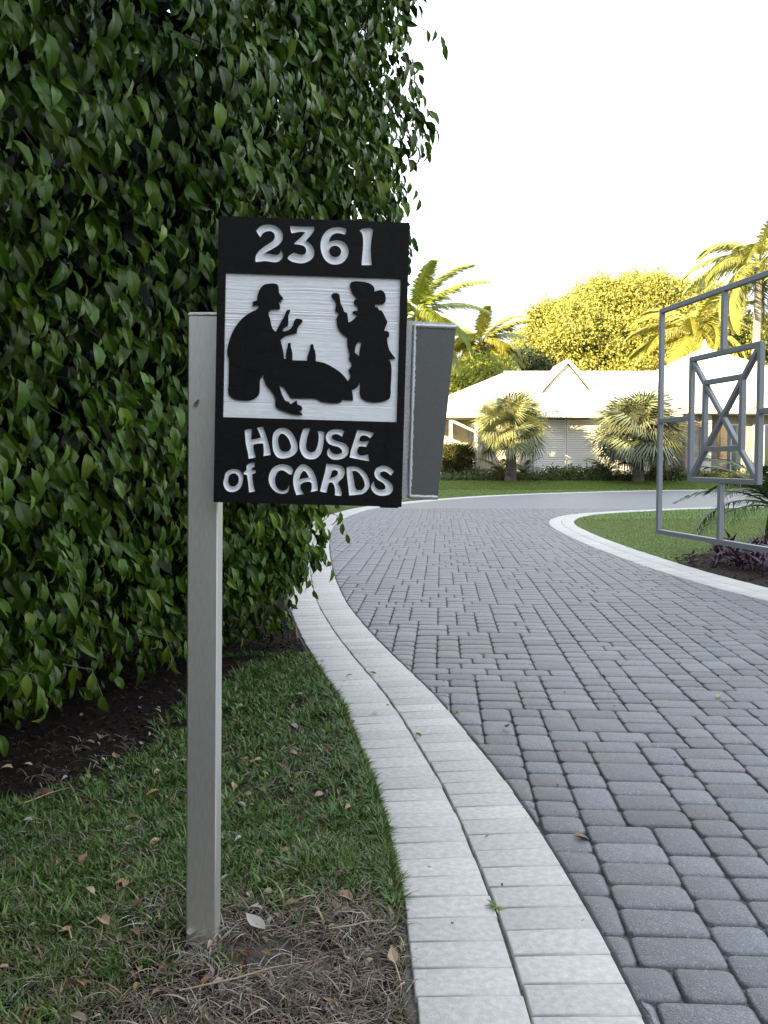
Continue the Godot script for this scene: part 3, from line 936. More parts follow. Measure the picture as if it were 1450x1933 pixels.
func build_grass() -> void:
	rng.seed = 5
	var xf := []
	var tint := PackedColorArray()
	var sx := []
	var st := PackedColorArray()
	var tries := 0
	while tries < 22000:
		tries += 1
		var z := -1.55 - 4.15 * rng.randf()
		if rng.randf() < 0.35:
			z = -1.55 - 1.6 * rng.randf()
		var x := rr(-1.75, 0.1)
		var right := edge_x(left_out, z)
		if tries % 9 == 0:
			x = right - rr(0.004, 0.03)
		if x > right - 0.003 or x < lawn_edge_x(z) + rng.randfn() * 0.05:
			continue
		if Vector2(x + 0.455, z + 2.275).length() < 0.06:
			continue
		var d := dryness(x, z)
		if rng.randf() < d * 0.97:
			continue
		var s := rr(0.6, 1.15) * (0.75 if z > -2.3 else 1.0) * (0.95 + 0.45 * noise.get_noise_2d(x * 300.0, z * 300.0 + 80.0))
		var bs := Basis.from_euler(Vector3(rr(-0.35, 0.35), rr(0, TAU), rr(-0.35, 0.35))).scaled(Vector3(s, s * rr(0.7, 1.1), s))
		xf.append(Transform3D(bs, Vector3(x, soil_y(x, z) - 0.004, z)))
		var pale := rng.randf() < 0.08 + 0.35 * smoothstep(-2.9, -2.0, z)
		tint.append(jitter(Color(0.19, 0.165, 0.07), 0.3) if pale and rng.randf() < 0.7 else jitter(Color(0.062, 0.128, 0.016), 0.4))
	many("grass", tuft_mesh(7, 0.066, 0.0085, 0.035, 1.3), M.blade, xf, tint)
	# dry stems and thatch
	tries = 0
	while tries < 24000:
		tries += 1
		var z := -1.5 - 2.6 * pow(rng.randf(), 1.4)
		var x := rr(-1.6, 0.12)
		if x > edge_x(left_out, z) - 0.01:
			continue
		var d := dryness(x, z)
		if Vector2(x + 0.31, z + 2.21).length() < rr(0.05, 0.14) and rng.randf() < 0.85:
			continue
		if x < lawn_edge_x(z) and rng.randf() < 0.75:
			continue
		if rng.randf() > 0.2 + d * 0.95:
			continue
		var s := rr(0.4, 1.3)
		sx.append(Transform3D(Basis.from_euler(Vector3(rr(-0.3, 0.3), rr(0, TAU), rr(-0.6, 0.6))).scaled(Vector3(s, s * rr(0.5, 1.5), s)), Vector3(x, soil_y(x, z) + rr(-0.002, 0.012), z)))
		var c: Color = [Color(0.21, 0.165, 0.125), Color(0.145, 0.115, 0.09), Color(0.3, 0.265, 0.22), Color(0.085, 0.068, 0.056)][rng.randi() % 4]
		st.append(jitter(c, 0.3))
	var b := MB.new()
	for k in 3:
		var a := rr(0, TAU)
		add_blade(b, Vector3(rr(-0.02, 0.02), 0.002 + 0.003 * k, rr(-0.02, 0.02)), Vector3(cos(a), 0, sin(a)), Vector3.UP * 0.25, rr(0.035, 0.07), 0.0035, 0.9, 4)
	many("dry_thatch", b.mesh(), M.straw, sx, st)
	# bark chips and old leaves under the hedge
	xf = []
	tint = PackedColorArray()
	for i in 9000:
		var z := -2.0 - 5.5 * rng.randf()
		var x := rr(-2.4, -0.1)
		if x > edge_x(left_out, z) - 0.01 or (x > lawn_edge_x(z) + 0.05 and z > -5.6):
			continue
		var s := rr(0.5, 1.6)
		xf.append(Transform3D(Basis.from_euler(Vector3(rr(-0.5, 0.5), rr(0, TAU), rr(-0.5, 0.5))).scaled(Vector3(s, s, s * rr(0.4, 1.0))), Vector3(x, soil_y(x, z) + rr(0.0, 0.008), z)))
		tint.append(jitter([Color(0.02, 0.015, 0.012), Color(0.032, 0.024, 0.019), Color(0.013, 0.01, 0.009), Color(0.055, 0.04, 0.03)][rng.randi() % 4], 0.3))
	for i in 2600:
		var x := rr(3.2, 6.6)
		var z := rr(-13.0, -6.5)
		if x < edge_x(right_out, z) + 0.02 or (z < -11.3 and x < 3.4 - (z + 11.3) * 0.9):
			continue
		var s := rr(1.0, 2.6)
		xf.append(Transform3D(Basis.from_euler(Vector3(rr(-0.5, 0.5), rr(0, TAU), rr(-0.5, 0.5))).scaled(Vector3(s, s, s * 0.5)), Vector3(x, rr(0.0, 0.012), z)))
		tint.append(jitter(Color(0.06, 0.04, 0.03), 0.4))
	var chip := MB.new()
	chip.box(Vector3.ZERO, Vector3(0.02, 0.003, 0.009))
	many("mulch", chip.mesh(), M.mulch, xf, tint)
	# short turf on the lawns
	xf = []
	tint = PackedColorArray()
	tries = 0
	while tries < 52000:
		tries += 1
		var x := 0.0
		var z := 0.0
		if tries < 30000:
			z = -8.6 - 15.5 * pow(rng.randf(), 1.3)
			x = edge_x(right_out, z) + 7.0 * pow(rng.randf(), 1.6)
			if x < edge_x(right_out, z) + 0.02 or inside_drive(Vector2(x, z)):
				continue
			if z > -13.0 and x > 3.62 + maxf(0.0, (-z - 11.3)) * 0.85 and z > -12.6:
				continue
			if z > -10.9:
				continue
		else:
			z = -18.0 - 25.0 * rng.randf()
			x = rr(-2.5, 17.0)
			if Geometry2D.is_point_in_polygon(Vector2(x, z), drive_poly) or z > -38.6 and x > edge_x(left_out, z) - 0.05:
				continue
		if not seen(Vector3(x, 0, z), 1.1):
			continue
		var s := rr(0.7, 1.2) * (0.75 if z > -19.0 else 1.1)
		xf.append(Transform3D(Basis.from_euler(Vector3(0, rr(0, TAU), 0)).scaled(Vector3(s * 1.6, s * 0.75, s * 1.6)), Vector3(x, lawn_y(z) - 0.004, z)))
		var k := 0.5 + 0.5 * noise.get_noise_2d(x * 12.0, z * 12.0)
		tint.append(jitter(Color(0.13, 0.235, 0.03).lerp(Color(0.19, 0.26, 0.05), k), 0.2))
	many("grass", tuft_mesh(9, 0.05, 0.007, 0.06, 0.8), M.blade, xf, tint)

# ---------------------------------------------------------------- hedge
const HA := Vector3(-3.2, 0, 4.0)
const HB := Vector3(-0.36, 0, -6.25)

func hedge_bulge(u: float, y: float) -> float:
	return noise.get_noise_2d(u * 55.0, y * 55.0) * 0.16 + noise.get_noise_2d(u * 170.0 + 40.0, y * 170.0) * 0.17

func hedge_point(u: float, y: float) -> Array:
	# a point on the clipped face, u metres from its far end, and the way out; past the end it turns the corner
	var d := (HA - HB).normalized()
	var out := Vector3(-d.z, 0, d.x) * -1.0
	if out.x < 0:
		out = -out
	var over := 0.21 * (minf(y, 3.35 + 0.3 * (y - 3.35) if y > 3.35 else y) - 0.8)
	over += 0.17 * smoothstep(1.0, 2.6, y) * (1.0 - smoothstep(2.55, 3.3, y)) * (1.0 - smoothstep(0.8, 2.6, u))
	if y < 0.55:
		over -= (0.55 - y) * 0.45 * smoothstep(0.0, 1.5, u + 0.8) + (0.55 - y) * 0.35
	var r := 0.5
	var p: Vector3
	var nn := out
	if u >= 0.0:
		p = HB + d * (u + r)
	elif u > -r * PI * 0.5:
		var a := -u / r
		p = HB + d * r - out * r + out * r * cos(a) - d * r * sin(a)
		nn = (out * cos(a) - d * sin(a)).normalized()
	else:
		p = HB - out * r - out * (-u - r * PI * 0.5)
		nn = -d
	p += nn * (over + hedge_bulge(u, y))
	p.y = y
	return [p, nn]

func hang(nn: Vector3, drop: float, yaw: float, rollz: float, out := 0.4) -> Basis:
	# a leaf that hangs: its tip down and a little out, its face outwards
	var tip := (Vector3.DOWN * drop + nn.rotated(Vector3.UP, yaw * 0.5) * rr(out - 0.35, out + 0.35) + Vector3(rr(-0.35, 0.35), 0, rr(-0.35, 0.35))).normalized()
	var face := nn.rotated(Vector3.UP, yaw) + Vector3.UP * rr(0.0, 0.7)
	var y := -tip
	var z := (face - y * face.dot(y)).normalized()
	var x := y.cross(z)
	return Basis(x, y, z).rotated(tip, rollz)

func build_hedge() -> void:
	rng.seed = 31
	var t := thing("hedge", "tall dense glossy green hedge of hanging pointed leaves behind the sign post", "hedge", Vector3(-1.0, 0, -4.0))
	var base := t.position
	var front := []
	var inner := []
	var ft := PackedColorArray()
	var it := PackedColorArray()
	var cand := []
	var tries := 0
	while tries < 27000:
		tries += 1
		var u := rr(-1.1, 4.2) if tries % 5 else rr(-1.0, 1.0)
		var y := 0.08 + 5.1 * rng.randf()
		var h := hedge_point(u, y)
		var p: Vector3 = h[0]
		var nn: Vector3 = h[1]
		if y < 0.35 and rng.randf() < 0.55 + 0.3 * noise.get_noise_2d(u * 200.0, 7.0):
			continue
		var dep := -0.05 + pow(rng.randf(), 1.15) * 0.4
		p -= nn * dep
		var s := rr(0.5, 1.12)
		var bs := hang(nn, rr(0.45, 1.3), rr(-1.3, 1.3), rr(-0.8, 0.8), 0.75).scaled_local(Vector3(s * rr(0.75, 1.08), s, s * rr(0.7, 1.4)))
		var c := jitter(Color(0.034, 0.073, 0.005), 0.45)
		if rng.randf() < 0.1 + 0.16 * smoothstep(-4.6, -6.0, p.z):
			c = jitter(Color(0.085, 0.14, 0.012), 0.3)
		if dep < 0.03 and seen(p, 0.97) and p.z > -4.9 and p.z < -2.6 and not (p.x > -1.0 and p.y > 0.2 and p.z < -4.6):
			cand.append([p.distance_to(EYE), p, bs, c])
			if cand.size() > 300:
				pass
			else:
				continue
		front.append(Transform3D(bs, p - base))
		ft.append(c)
	# beyond the picture's left edge, and the bulk of the hedge
	for i in 7000:
		var u := 4.2 + 6.2 * rng.randf()
		var y := 0.15 + 5.0 * rng.randf()
		var h := hedge_point(u, y)
		var s := rr(1.3, 2.2)
		front.append(Transform3D(hang(h[1], 1.0, rr(-1, 1), 0.0).scaled_local(Vector3(s, s, s)), h[0] - h[1] * rr(0, 0.4) - base))
		ft.append(jitter(Color(0.034, 0.073, 0.005), 0.45))
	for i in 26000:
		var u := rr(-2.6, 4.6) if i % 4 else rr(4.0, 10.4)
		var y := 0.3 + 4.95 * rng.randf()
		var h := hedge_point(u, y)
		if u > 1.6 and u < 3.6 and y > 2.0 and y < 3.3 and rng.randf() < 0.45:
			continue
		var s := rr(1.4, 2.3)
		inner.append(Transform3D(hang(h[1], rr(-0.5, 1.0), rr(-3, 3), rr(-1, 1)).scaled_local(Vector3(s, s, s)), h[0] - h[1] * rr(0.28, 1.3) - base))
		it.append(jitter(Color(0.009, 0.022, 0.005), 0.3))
	var lm := leaf_mesh(0.106, 0.05, 0.32, 1.3, 0.5).mesh()
	many("foliage", lm, M.leaves, front, ft, t)
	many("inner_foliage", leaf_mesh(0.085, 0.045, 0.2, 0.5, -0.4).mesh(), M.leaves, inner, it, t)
	var kinds: Array[ArrayMesh] = []
	for k in 6:
		kinds.append(leaf_mesh(0.1 + 0.006 * (k % 3), 0.041 + 0.004 * (k % 2), [0.35, 0.2, 0.45][k % 3], [1.0, 1.7, 1.3, 2.0, 0.7, 1.5][k], [0.5, -0.6, 0.15, -0.3, 0.8, -0.9][k]).mesh())
	for i in mini(296, cand.size()):
		var o := obj("leaf", kinds[rng.randi() % 6], M.leaf[rng.randi() % 3] if rng.randf() > 0.07 else M.young, t)
		o.transform = Transform3D(cand[i][2], cand[i][1] - base)
	# stems
	for k in 9:
		var h := hedge_point(0.2 + k * 0.62, 0.3)
		var p: Vector3 = h[0] - h[1] * rr(0.55, 0.9)
		var b := MB.new()
		var pts := PackedVector3Array()
		var rad := PackedFloat32Array()
		for s in 7:
			pts.append(Vector3(p.x + rr(-0.06, 0.06) * s, -0.03 + s * 0.62, p.z + rr(-0.06, 0.06) * s) - base)
			rad.append(lerpf(0.035, 0.012, s / 6.0))
		b.tube(pts, rad, 6)
		obj("stem", b.mesh(), M.twig, t)
	for k in 60:
		var h := hedge_point(rr(-0.6, 4.0), rr(0.3, 4.2))
		var p: Vector3 = h[0] - base
		var q: Vector3 = p - h[1] * rr(0.3, 0.6) + Vector3(rr(-0.2, 0.2), rr(0.0, 0.35), rr(-0.2, 0.2))
		var b := MB.new()
		b.tube(PackedVector3Array([q, q.lerp(p, 0.55) + Vector3.UP * 0.03, p + h[1] * rr(-0.02, 0.06) + Vector3.DOWN * 0.03]), PackedFloat32Array([0.005, 0.0035, 0.0015]), 4, false)
		obj("twig", b.mesh(), M.twig, t)
	# shoots that hang clear of the face on the drive side, each with its leaves
	for e in [[-0.31, 1.0, -5.9, 5, 0.32], [-0.27, 0.82, -5.95, 4, 0.25], [-0.36, 0.62, -5.75, 5, 0.25], [-0.46, 0.48, -5.65, 4, 0.2], [0.2, 2.95, -6.1, 4, 0.2], [0.36, 3.9, -6.1, 4, 0.15], [0.27, 3.2, -6.1, 4, 0.2], [0.16, 2.72, -6.1, 3, 0.25], [-1.02, 0.42, -3.25, 3, 0.16], [-0.93, 0.4, -3.95, 4, 0.16], [-1.15, 0.45, -3.05, 4, 0.16]]:
		var a := Vector3(e[0] - 0.12, e[1] + 0.06, e[2]) - base
		var z := Vector3(e[0] + 0.04, e[1] - e[4] * 0.45, e[2] + 0.03) - base
		var m := a.lerp(z, 0.5) + Vector3(0.03, 0.05, 0)
		var b := MB.new()
		b.tube(PackedVector3Array([a, m, z]), PackedFloat32Array([0.003, 0.002, 0.001]), 4, false)
		obj("twig", b.mesh(), M.twig, t)
		for k in e[3]:
			var f: float = (k + 0.6) / e[3]
			var p := a.lerp(m, f * 2.0) if f < 0.5 else m.lerp(z, f * 2.0 - 1.0)
			var o := obj("leaf", kinds[rng.randi() % 6], M.leaf[1] if e[2] < -5.0 else (M.young if k % 2 else M.leaf[1]), t)
			o.transform = Transform3D(hang(Vector3(0.5, 0, 0.85).rotated(Vector3.UP, rr(-0.8, 0.8)), 1.4, rr(-0.6, 0.6), rr(-0.3, 0.3)).scaled_local(Vector3.ONE * rr(0.75, 1.0)), p)
	# one young red bud that sticks out over the edging
	var rb := MB.new()
	rb.tube(PackedVector3Array([Vector3(-0.66, 0.215, -5.62) - base, Vector3(-0.53, 0.205, -5.5) - base]), PackedFloat32Array([0.0025, 0.002]), 4)
	obj("twig", rb.mesh(), M.twig, t)
	var bud := MB.new()
	bud.tube(PackedVector3Array([Vector3(-0.525, 0.235, -5.5) - base, Vector3(-0.528, 0.205, -5.5) - base, Vector3(-0.524, 0.16, -5.49) - base, Vector3(-0.518, 0.125, -5.49) - base]), PackedFloat32Array([0.001, 0.007, 0.006, 0.0008]), 5)
	var bo := obj("bud", bud.mesh(), mat(Color(0.2, 0.07, 0.06), 0.5), t)
	bo.set_meta("label", "red young bud at the tip of a twig")

# ---------------------------------------------------------------- the sign
func dish(poly: PackedVector2Array, hole: PackedVector2Array) -> MB:
	# the carved floor of a letter: rounded down from its edges
	var lo := poly[0]
	var hi := poly[0]
	for p in poly:
		lo = lo.min(p)
		hi = hi.max(p)
	var st := 0.0011
	lo -= Vector2(st, st) * 1.5
	var nx := int((hi.x - lo.x) / st) + 3
	var ny := int((hi.y - lo.y) / st) + 3
	var pos := PackedVector3Array()
	var keep := PackedByteArray()
	for j in ny:
		for i in nx:
			var p := lo + Vector2(i, j) * st
			var ins := Geometry2D.is_point_in_polygon(p, poly) and not (hole.size() and Geometry2D.is_point_in_polygon(p, hole))
			var d := 1.0
			for k in poly.size():
				d = minf(d, Geometry2D.get_closest_point_to_segment(p, poly[k], poly[(k + 1) % poly.size()]).distance_squared_to(p))
			for k in hole.size():
				d = minf(d, Geometry2D.get_closest_point_to_segment(p, hole[k], hole[(k + 1) % hole.size()]).distance_squared_to(p))
			d = sqrt(d)
			var z := -0.001
			if ins:
				var q := 1.0 - minf(d / 0.0062, 1.0)
				z = -0.001 - 0.0062 * sqrt(1.0 - q * q)
				z += noise.get_noise_2d(p.x * 3000.0, p.y * 26000.0) * 0.0002
			pos.append(Vector3(p.x, p.y, z))
			keep.append(1 if ins or d < st * 1.5 else 0)
	var nor := PackedVector3Array()
	for j in ny:
		for i in nx:
			var a := pos[j * nx + maxi(i - 1, 0)]
			var b := pos[j * nx + mini(i + 1, nx - 1)]
			var c := pos[maxi(j - 1, 0) * nx + i]
			var e := pos[mini(j + 1, ny - 1) * nx + i]
			nor.append((b - a).cross(e - c).normalized())
	var m := MB.new()
	for j in ny - 1:
		for i in nx - 1:
			var k := j * nx + i
			if keep[k] and keep[k + 1] and keep[k + nx] and keep[k + nx + 1]:
				m.quad(pos[k], pos[k + 1], pos[k + nx + 1], pos[k + nx], nor[k], nor[k + 1], nor[k + nx + 1], nor[k + nx])
	return m

func build_sign() -> void:
	# post
	rng.seed = 2
	var post := thing("sign_post", "square brushed aluminium post standing in the grass left of the drive, carrying the black sign", "post", Vector3(-0.456, 0, -2.275))
	post.rotation = Vector3(0, 0.02, -0.014)
	post.rotation.z = 0.0
	var b := MB.new()
	var h := 1.548
	var lean := 0.0
	b.bar(Vector3(0, -0.05, 0), Vector3(0.024, h, 0), 0.0735, 0.078, Vector3.RIGHT, 0.003)
	obj("shaft", b.mesh(), M.alu, post)
	b = MB.new()
	b.box(Vector3(0.024, h + 0.0035, 0), Vector3(0.0715, 0.007, 0.076), Basis(), 0.0025)
	obj("end_cap", b.mesh(), M.alu, post)
	b = MB.new()
	var pts := PackedVector3Array()
	var rad := PackedFloat32Array()
	for i in 26:
		pts.append(Vector3(0.024 - 0.0365 + 0.073 * i / 25.0, h + 0.001 + rr(-0.0008, 0.0008), 0.0385))
		rad.append(0.0026 + rr(-0.0007, 0.0007))
	b.tube(pts, rad, 6)
	obj("weld_bead", b.mesh(), M.weld, post)
	# arm behind the board
	b = MB.new()
	b.box(Vector3(0.31, 1.33, -0.012), Vector3(0.5, 0.05, 0.03), Basis(), 0.003)
	obj("arm", b.mesh(), M.alu, post)
	# grey welded box right of the board
	var mbx := thing("metal_box", "dark grey welded metal box with a pale weld rim, right behind the black sign", "metal box", Vector3(0.11, 1.32, -2.25))
	var o := Vector2(0.11, 1.32)
	var outer := PackedVector2Array([Vector2(0.048, 1.5340) - o, Vector2(0.051, 1.5368) - o, Vector2(0.1741, 1.5300) - o, Vector2(0.1305, 1.1058) - o, Vector2(0.038, 1.1062) - o, Vector2(0.0355, 1.109) - o])
	b = MB.new()
	b.prism(outer, -0.075, 0.0)
	obj("shell", b.mesh(), M.weld, mbx)
	var face := PackedVector2Array([Vector2(0.0735, 1.5245) - o, Vector2(0.1730, 1.5205) - o, Vector2(0.1306, 1.1115) - o, Vector2(0.0618, 1.114) - o])
	b = MB.new()
	b.prism(face, -0.003, 0.0025)
	obj("side_panel", b.mesh(), M.dark_metal, mbx)
	for e in [[0, 1, 40], [0, 3, 120], [3, 2, 26]]:
		var pa: Vector2 = face[e[0]]
		var pb: Vector2 = face[e[1]]
		b = MB.new()
		pts = PackedVector3Array()
		rad = PackedFloat32Array()
		for i in e[2]:
			var p := pa.lerp(pb, float(i) / (e[2] - 1))
			pts.append(Vector3(p.x, p.y, 0.0015))
			rad.append(0.0052 + noise.get_noise_2d(i * 30.0, e[0] * 90.0) * 0.003 + rr(-0.0004, 0.0004))
		b.tube(pts, rad, 6)
		obj("weld_bead", b.mesh(), M.weld, mbx)
	# the board
	var s := thing("address_sign", "black carved house sign reading 2361 HOUSE of CARDS with two figures on white", "sign", Vector3(-0.171, 1.4291, -2.19))
	s.rotation = Vector3(-0.0021, 0.0322, -0.0276)
	var W := 0.4441
	var H := 0.6648
	b = MB.new()
	b.box(Vector3(0, 0, -0.0231), Vector3(W - 0.0006, H - 0.0006, 0.0298), Basis(), 0.002)
	obj("board", b.mesh(), M.black, s)
	b = MB.new()
	b.box(Vector3(0.193, -0.33, -0.022), Vector3(0.045, 0.012, 0.02))
	obj("batten", b.mesh(), M.black, s)
	var plate := CSGBox3D.new()
	plate.name = "face_plate"
	plate.size = Vector3(W, H, 0.008)
	plate.position = Vector3(0, 0, -0.004)
	plate.material = M.black
	s.add_child(plate)
	var cut := func(poly: PackedVector2Array, op: int, z0: float, z1: float) -> void:
		var c := CSGPolygon3D.new()
		c.polygon = poly
		c.mode = CSGPolygon3D.MODE_DEPTH
		c.depth = z1 - z0
		c.operation = op
		c.material = M.black
		c.position = Vector3(0, 0, z1)
		plate.add_child(c)
	var x0 := -0.2035
	var x1 := 0.205
	var y0 := -0.1322
	var y1 := 0.203
	cut.call(PackedVector2Array([Vector2(x0, y0), Vector2(x1, y0), Vector2(x1, y1), Vector2(x0, y1)]), CSGShape3D.OPERATION_SUBTRACTION, -0.02, 0.02)
	var letters := [["two", ""], ["three", ""], ["six", "six_eye"], ["one", ""], ["H", ""], ["O", "O_eye"], ["U", ""], ["S", ""], ["E", ""], ["o", "o_eye"], ["f", ""], ["C", ""], ["A", "A_eye"], ["R", "R_eye"], ["D", "D_eye"], ["last_S", ""]]
	for e in letters:
		cut.call(smooth(outline(e[0])), CSGShape3D.OPERATION_SUBTRACTION, -0.02, 0.02)
	for e in letters:
		if e[1]:
			cut.call(smooth(outline(e[1])), CSGShape3D.OPERATION_UNION, -0.004, 0.004)
	for i in letters.size():
		var e: Array = letters[i]
		var m := dish(smooth(outline(e[0])), smooth(outline(e[1])) if e[1] else PackedVector2Array())
		obj("digit" if i < 4 else "letter", m.mesh(), M.white, s)
	# white panel, sandblasted so that the grain stands out
	var g := MB.new()
	var nx := 70
	var ny := 300
	var pos := PackedVector3Array()
	for j in ny + 1:
		for i in nx + 1:
			var x := lerpf(x0 + 0.0003, x1 - 0.0003, float(i) / nx)
			var y := lerpf(y0 + 0.0003, y1 - 0.0003, float(j) / ny)
			var wob := noise.get_noise_2d(x * 260.0, y * 500.0) * 0.006
			var yy := y + wob
			var band := 0.16 + 0.84 * exp(-pow((yy - 0.105) / 0.032, 2.0)) + 0.35 * exp(-pow((yy - 0.17) / 0.02, 2.0))
			var z := noise.get_noise_2d(x * 120.0, yy * 17000.0) * 0.0017 * band
			z += noise.get_noise_2d(x * 900.0 + 70.0, yy * 6000.0) * 0.0004
			if absf(y + 0.0965) < 0.0009:
				z -= 0.0006
			pos.append(Vector3(x, y, -0.0066 + z))
	var wd := nx + 1
	for j in ny:
		for i in nx:
			var k := j * wd + i
			var nn: Array[Vector3] = []
			for q in [k, k + 1, k + wd + 1, k + wd]:
				var qi: int = q % wd
				var qj: int = q / wd
				var dx := pos[qj * wd + mini(qi + 1, nx)] - pos[qj * wd + maxi(qi - 1, 0)]
				var dy := pos[mini(qj + 1, ny) * wd + qi] - pos[maxi(qj - 1, 0) * wd + qi]
				nn.append(dx.cross(dy).normalized())
			g.quad(pos[k], pos[k + 1], pos[k + wd + 1], pos[k + wd], nn[0], nn[1], nn[2], nn[3])
	obj("picture_panel", g.mesh(), M.white, s)
	for e in [["seated_figure", "seated", "arm_none", -0.0006, "seated figure with a tied head scarf and bare foot"], ["standing_figure", "standing", "arm_gap", -0.0008, "figure in a big hat holding up a hand"], ["barrel", "barrelL", "", -0.0014, "barrel under the seated figure"], ["barrel", "barrelR", "", -0.0016, "barrel under the figure in the hat"], ["table", "table", "", -0.0018, ""], ["bottle", "bottleA", "", -0.0011, ""], ["bottle", "bottleB", "", -0.0012, ""]]:
		b = MB.new()
		b.prism(smooth(outline(e[1]), 2), -0.0079, e[3], outline(e[2]) if SHAPES.has(e[2]) else PackedVector2Array())
		var f := obj(e[0], b.mesh(), M.black, s)
		if e[4]:
			f.set_meta("label", e[4])
	# the small insect on the post
	var moth := thing("moth", "small grey brown insect clinging to the front of the aluminium post", "insect", Vector3(-0.4495, 1.338, -2.233))
	moth.rotation = Vector3(0, 0, -0.62)
	b = MB.new()
	b.tube(PackedVector3Array([Vector3(0, 0.011, 0.002), Vector3(0, 0.008, 0.004), Vector3(0, 0.0, 0.004), Vector3(0, -0.008, 0.002)]), PackedFloat32Array([0.0008, 0.0022, 0.0024, 0.0006]), 6)
	obj("body", b.mesh(), mat(Color(0.08, 0.06, 0.04), 0.6), moth)
	for sg in [-1.0, 1.0]:
		b = MB.new()
		b.tri(Vector3(0, 0.007, 0.0066), Vector3(sg * 0.0042, -0.004, 0.003), Vector3(0, -0.012, 0.0045))
		b.tri(Vector3(0, 0.007, 0.0066), Vector3(sg * 0.0042, -0.004, 0.003), Vector3(sg * 0.003, 0.005, 0.0035))
		obj("wing", b.mesh(), mat(Color(0.22, 0.18, 0.11), 0.6), moth)

# ---------------------------------------------------------------- the gate
func build_gate() -> void:
	var t := thing("gate", "open grey steel gate leaf with a crossed square in its middle, right of the drive", "gate", Vector3(3.1199, 0, -10.5), atan2(-0.98859, 0.1506))
	var side := Vector3(0, 0, 1)
	var w := 0.052
	var bars := [
		["frame_bar", 0, 0.40, 0, 2.875], ["frame_bar", 0, 2.875, 2.75, 2.875], ["frame_bar", 2.75, 2.875, 2.75, 0.40], ["frame_bar", 0, 0.40, 2.75, 0.40],
		["panel_bar", 0.727, 1.005, 0.727, 2.26], ["panel_bar", 0.727, 2.26, 2.035, 2.26], ["panel_bar", 2.035, 2.26, 2.035, 1.005], ["panel_bar", 0.727, 1.005, 2.035, 1.005],
		["inner_bar", 1.02, 1.32, 1.02, 1.993], ["inner_bar", 1.02, 1.993, 1.735, 1.993], ["inner_bar", 1.735, 1.993, 1.735, 1.32], ["inner_bar", 1.02, 1.32, 1.735, 1.32],
		["cross_bar", 0.727, 1.005, 2.035, 2.26], ["cross_bar", 0.727, 2.26, 2.035, 1.005],
		["strut", 1.366, 2.26, 1.366, 2.875], ["strut", 1.366, 0.40, 1.366, 1.005], ["strut", 0, 1.65, 0.727, 1.65], ["strut", 2.035, 1.65, 2.75, 1.65]]
	for i in bars.size():
		var e: Array = bars[i]
		var a := Vector3(e[1], e[2], 0)
		var z := Vector3(e[3], e[4], 0)
		var d := (z - a).normalized() * w * 0.5
		var vertical := absf(d.y) > absf(d.x) * 2.0
		if i < 12:
			if vertical:
				a -= d
				z += d
			else:
				a += d
				z -= d
		else:
			a += d * (1.4 if e[0] == "cross_bar" else 1.0)
			z -= d * (1.4 if e[0] == "cross_bar" else 1.0)
		var b := MB.new()
		b.bar(a, z, w, w - (0.003 if e[0] == "cross_bar" else 0.0) - (0.005 if i == 13 else 0.0), side.cross(z - a).normalized(), 0.004)
		obj(e[0], b.mesh(), M.gate, t)
	var hp := MB.new()
	hp.box(Vector3(2.9, 1.45, 0), Vector3(0.15, 3.0, 0.15), Basis(), 0.006)
	obj("hinge_post", hp.mesh(), M.gate, t)
	for y in [0.7, 2.55]:
		var k := MB.new()
		k.box(Vector3(2.80, y, 0), Vector3(0.06, 0.12, 0.03))
		obj("hinge", k.mesh(), M.gate, t)

# ---------------------------------------------------------------- plants
func palm(called: String, label: String, at: Vector3, h: float, trunk_r: float, fronds: Array, n: int, tint: Color, pale: bool, up := 1.0, size := 1.0) -> void:
	var t := thing(called, label, "palm tree", at, 0.0, "")
	var b := MB.new()
	var pts := PackedVector3Array()
	var rad := PackedFloat32Array()
	for i in 13:
		var f := i / 12.0
		pts.append(Vector3(sin(f * 1.4) * h * 0.02, f * h - 0.1, 0))
		rad.append(trunk_r * (1.25 - 0.5 * f) * (1.06 if i % 2 else 0.98))
	b.tube(pts, rad, 10)
	obj("trunk", b.mesh(), M.palebark if pale else M.bark, t)
	var top := pts[12]
	for i in n:
		var m: ArrayMesh = fronds[i % fronds.size()]
		var o := obj("frond", m, frond_mat(tint, i), t)
		var f := float(i) / n
		var el := lerpf(1.15, -0.55, pow(f, 0.8)) * up
		o.transform = Transform3D(Basis(Vector3.UP, i * 2.399 + rr(-0.2, 0.2)) * Basis(Vector3(0, 0, 1), el) * Basis(Vector3(1, 0, 0), rr(-0.4, 0.4)), top + Vector3(0, -0.25 * f, 0)).scaled_local(Vector3.ONE * size * rr(0.88, 1.08))

var frond_mats := {}

func frond_mat(c: Color, i: int) -> StandardMaterial3D:
	var key := "%s%d" % [c.to_html(), i % 3]
	if not frond_mats.has(key):
		var k: float = [0.85, 1.0, 1.2][i % 3]
		var m := leafy(Color(c.r * k, c.g * k, c.b * k), 0.45, 0.4)
		frond_mats[key] = m
	return frond_mats[key]

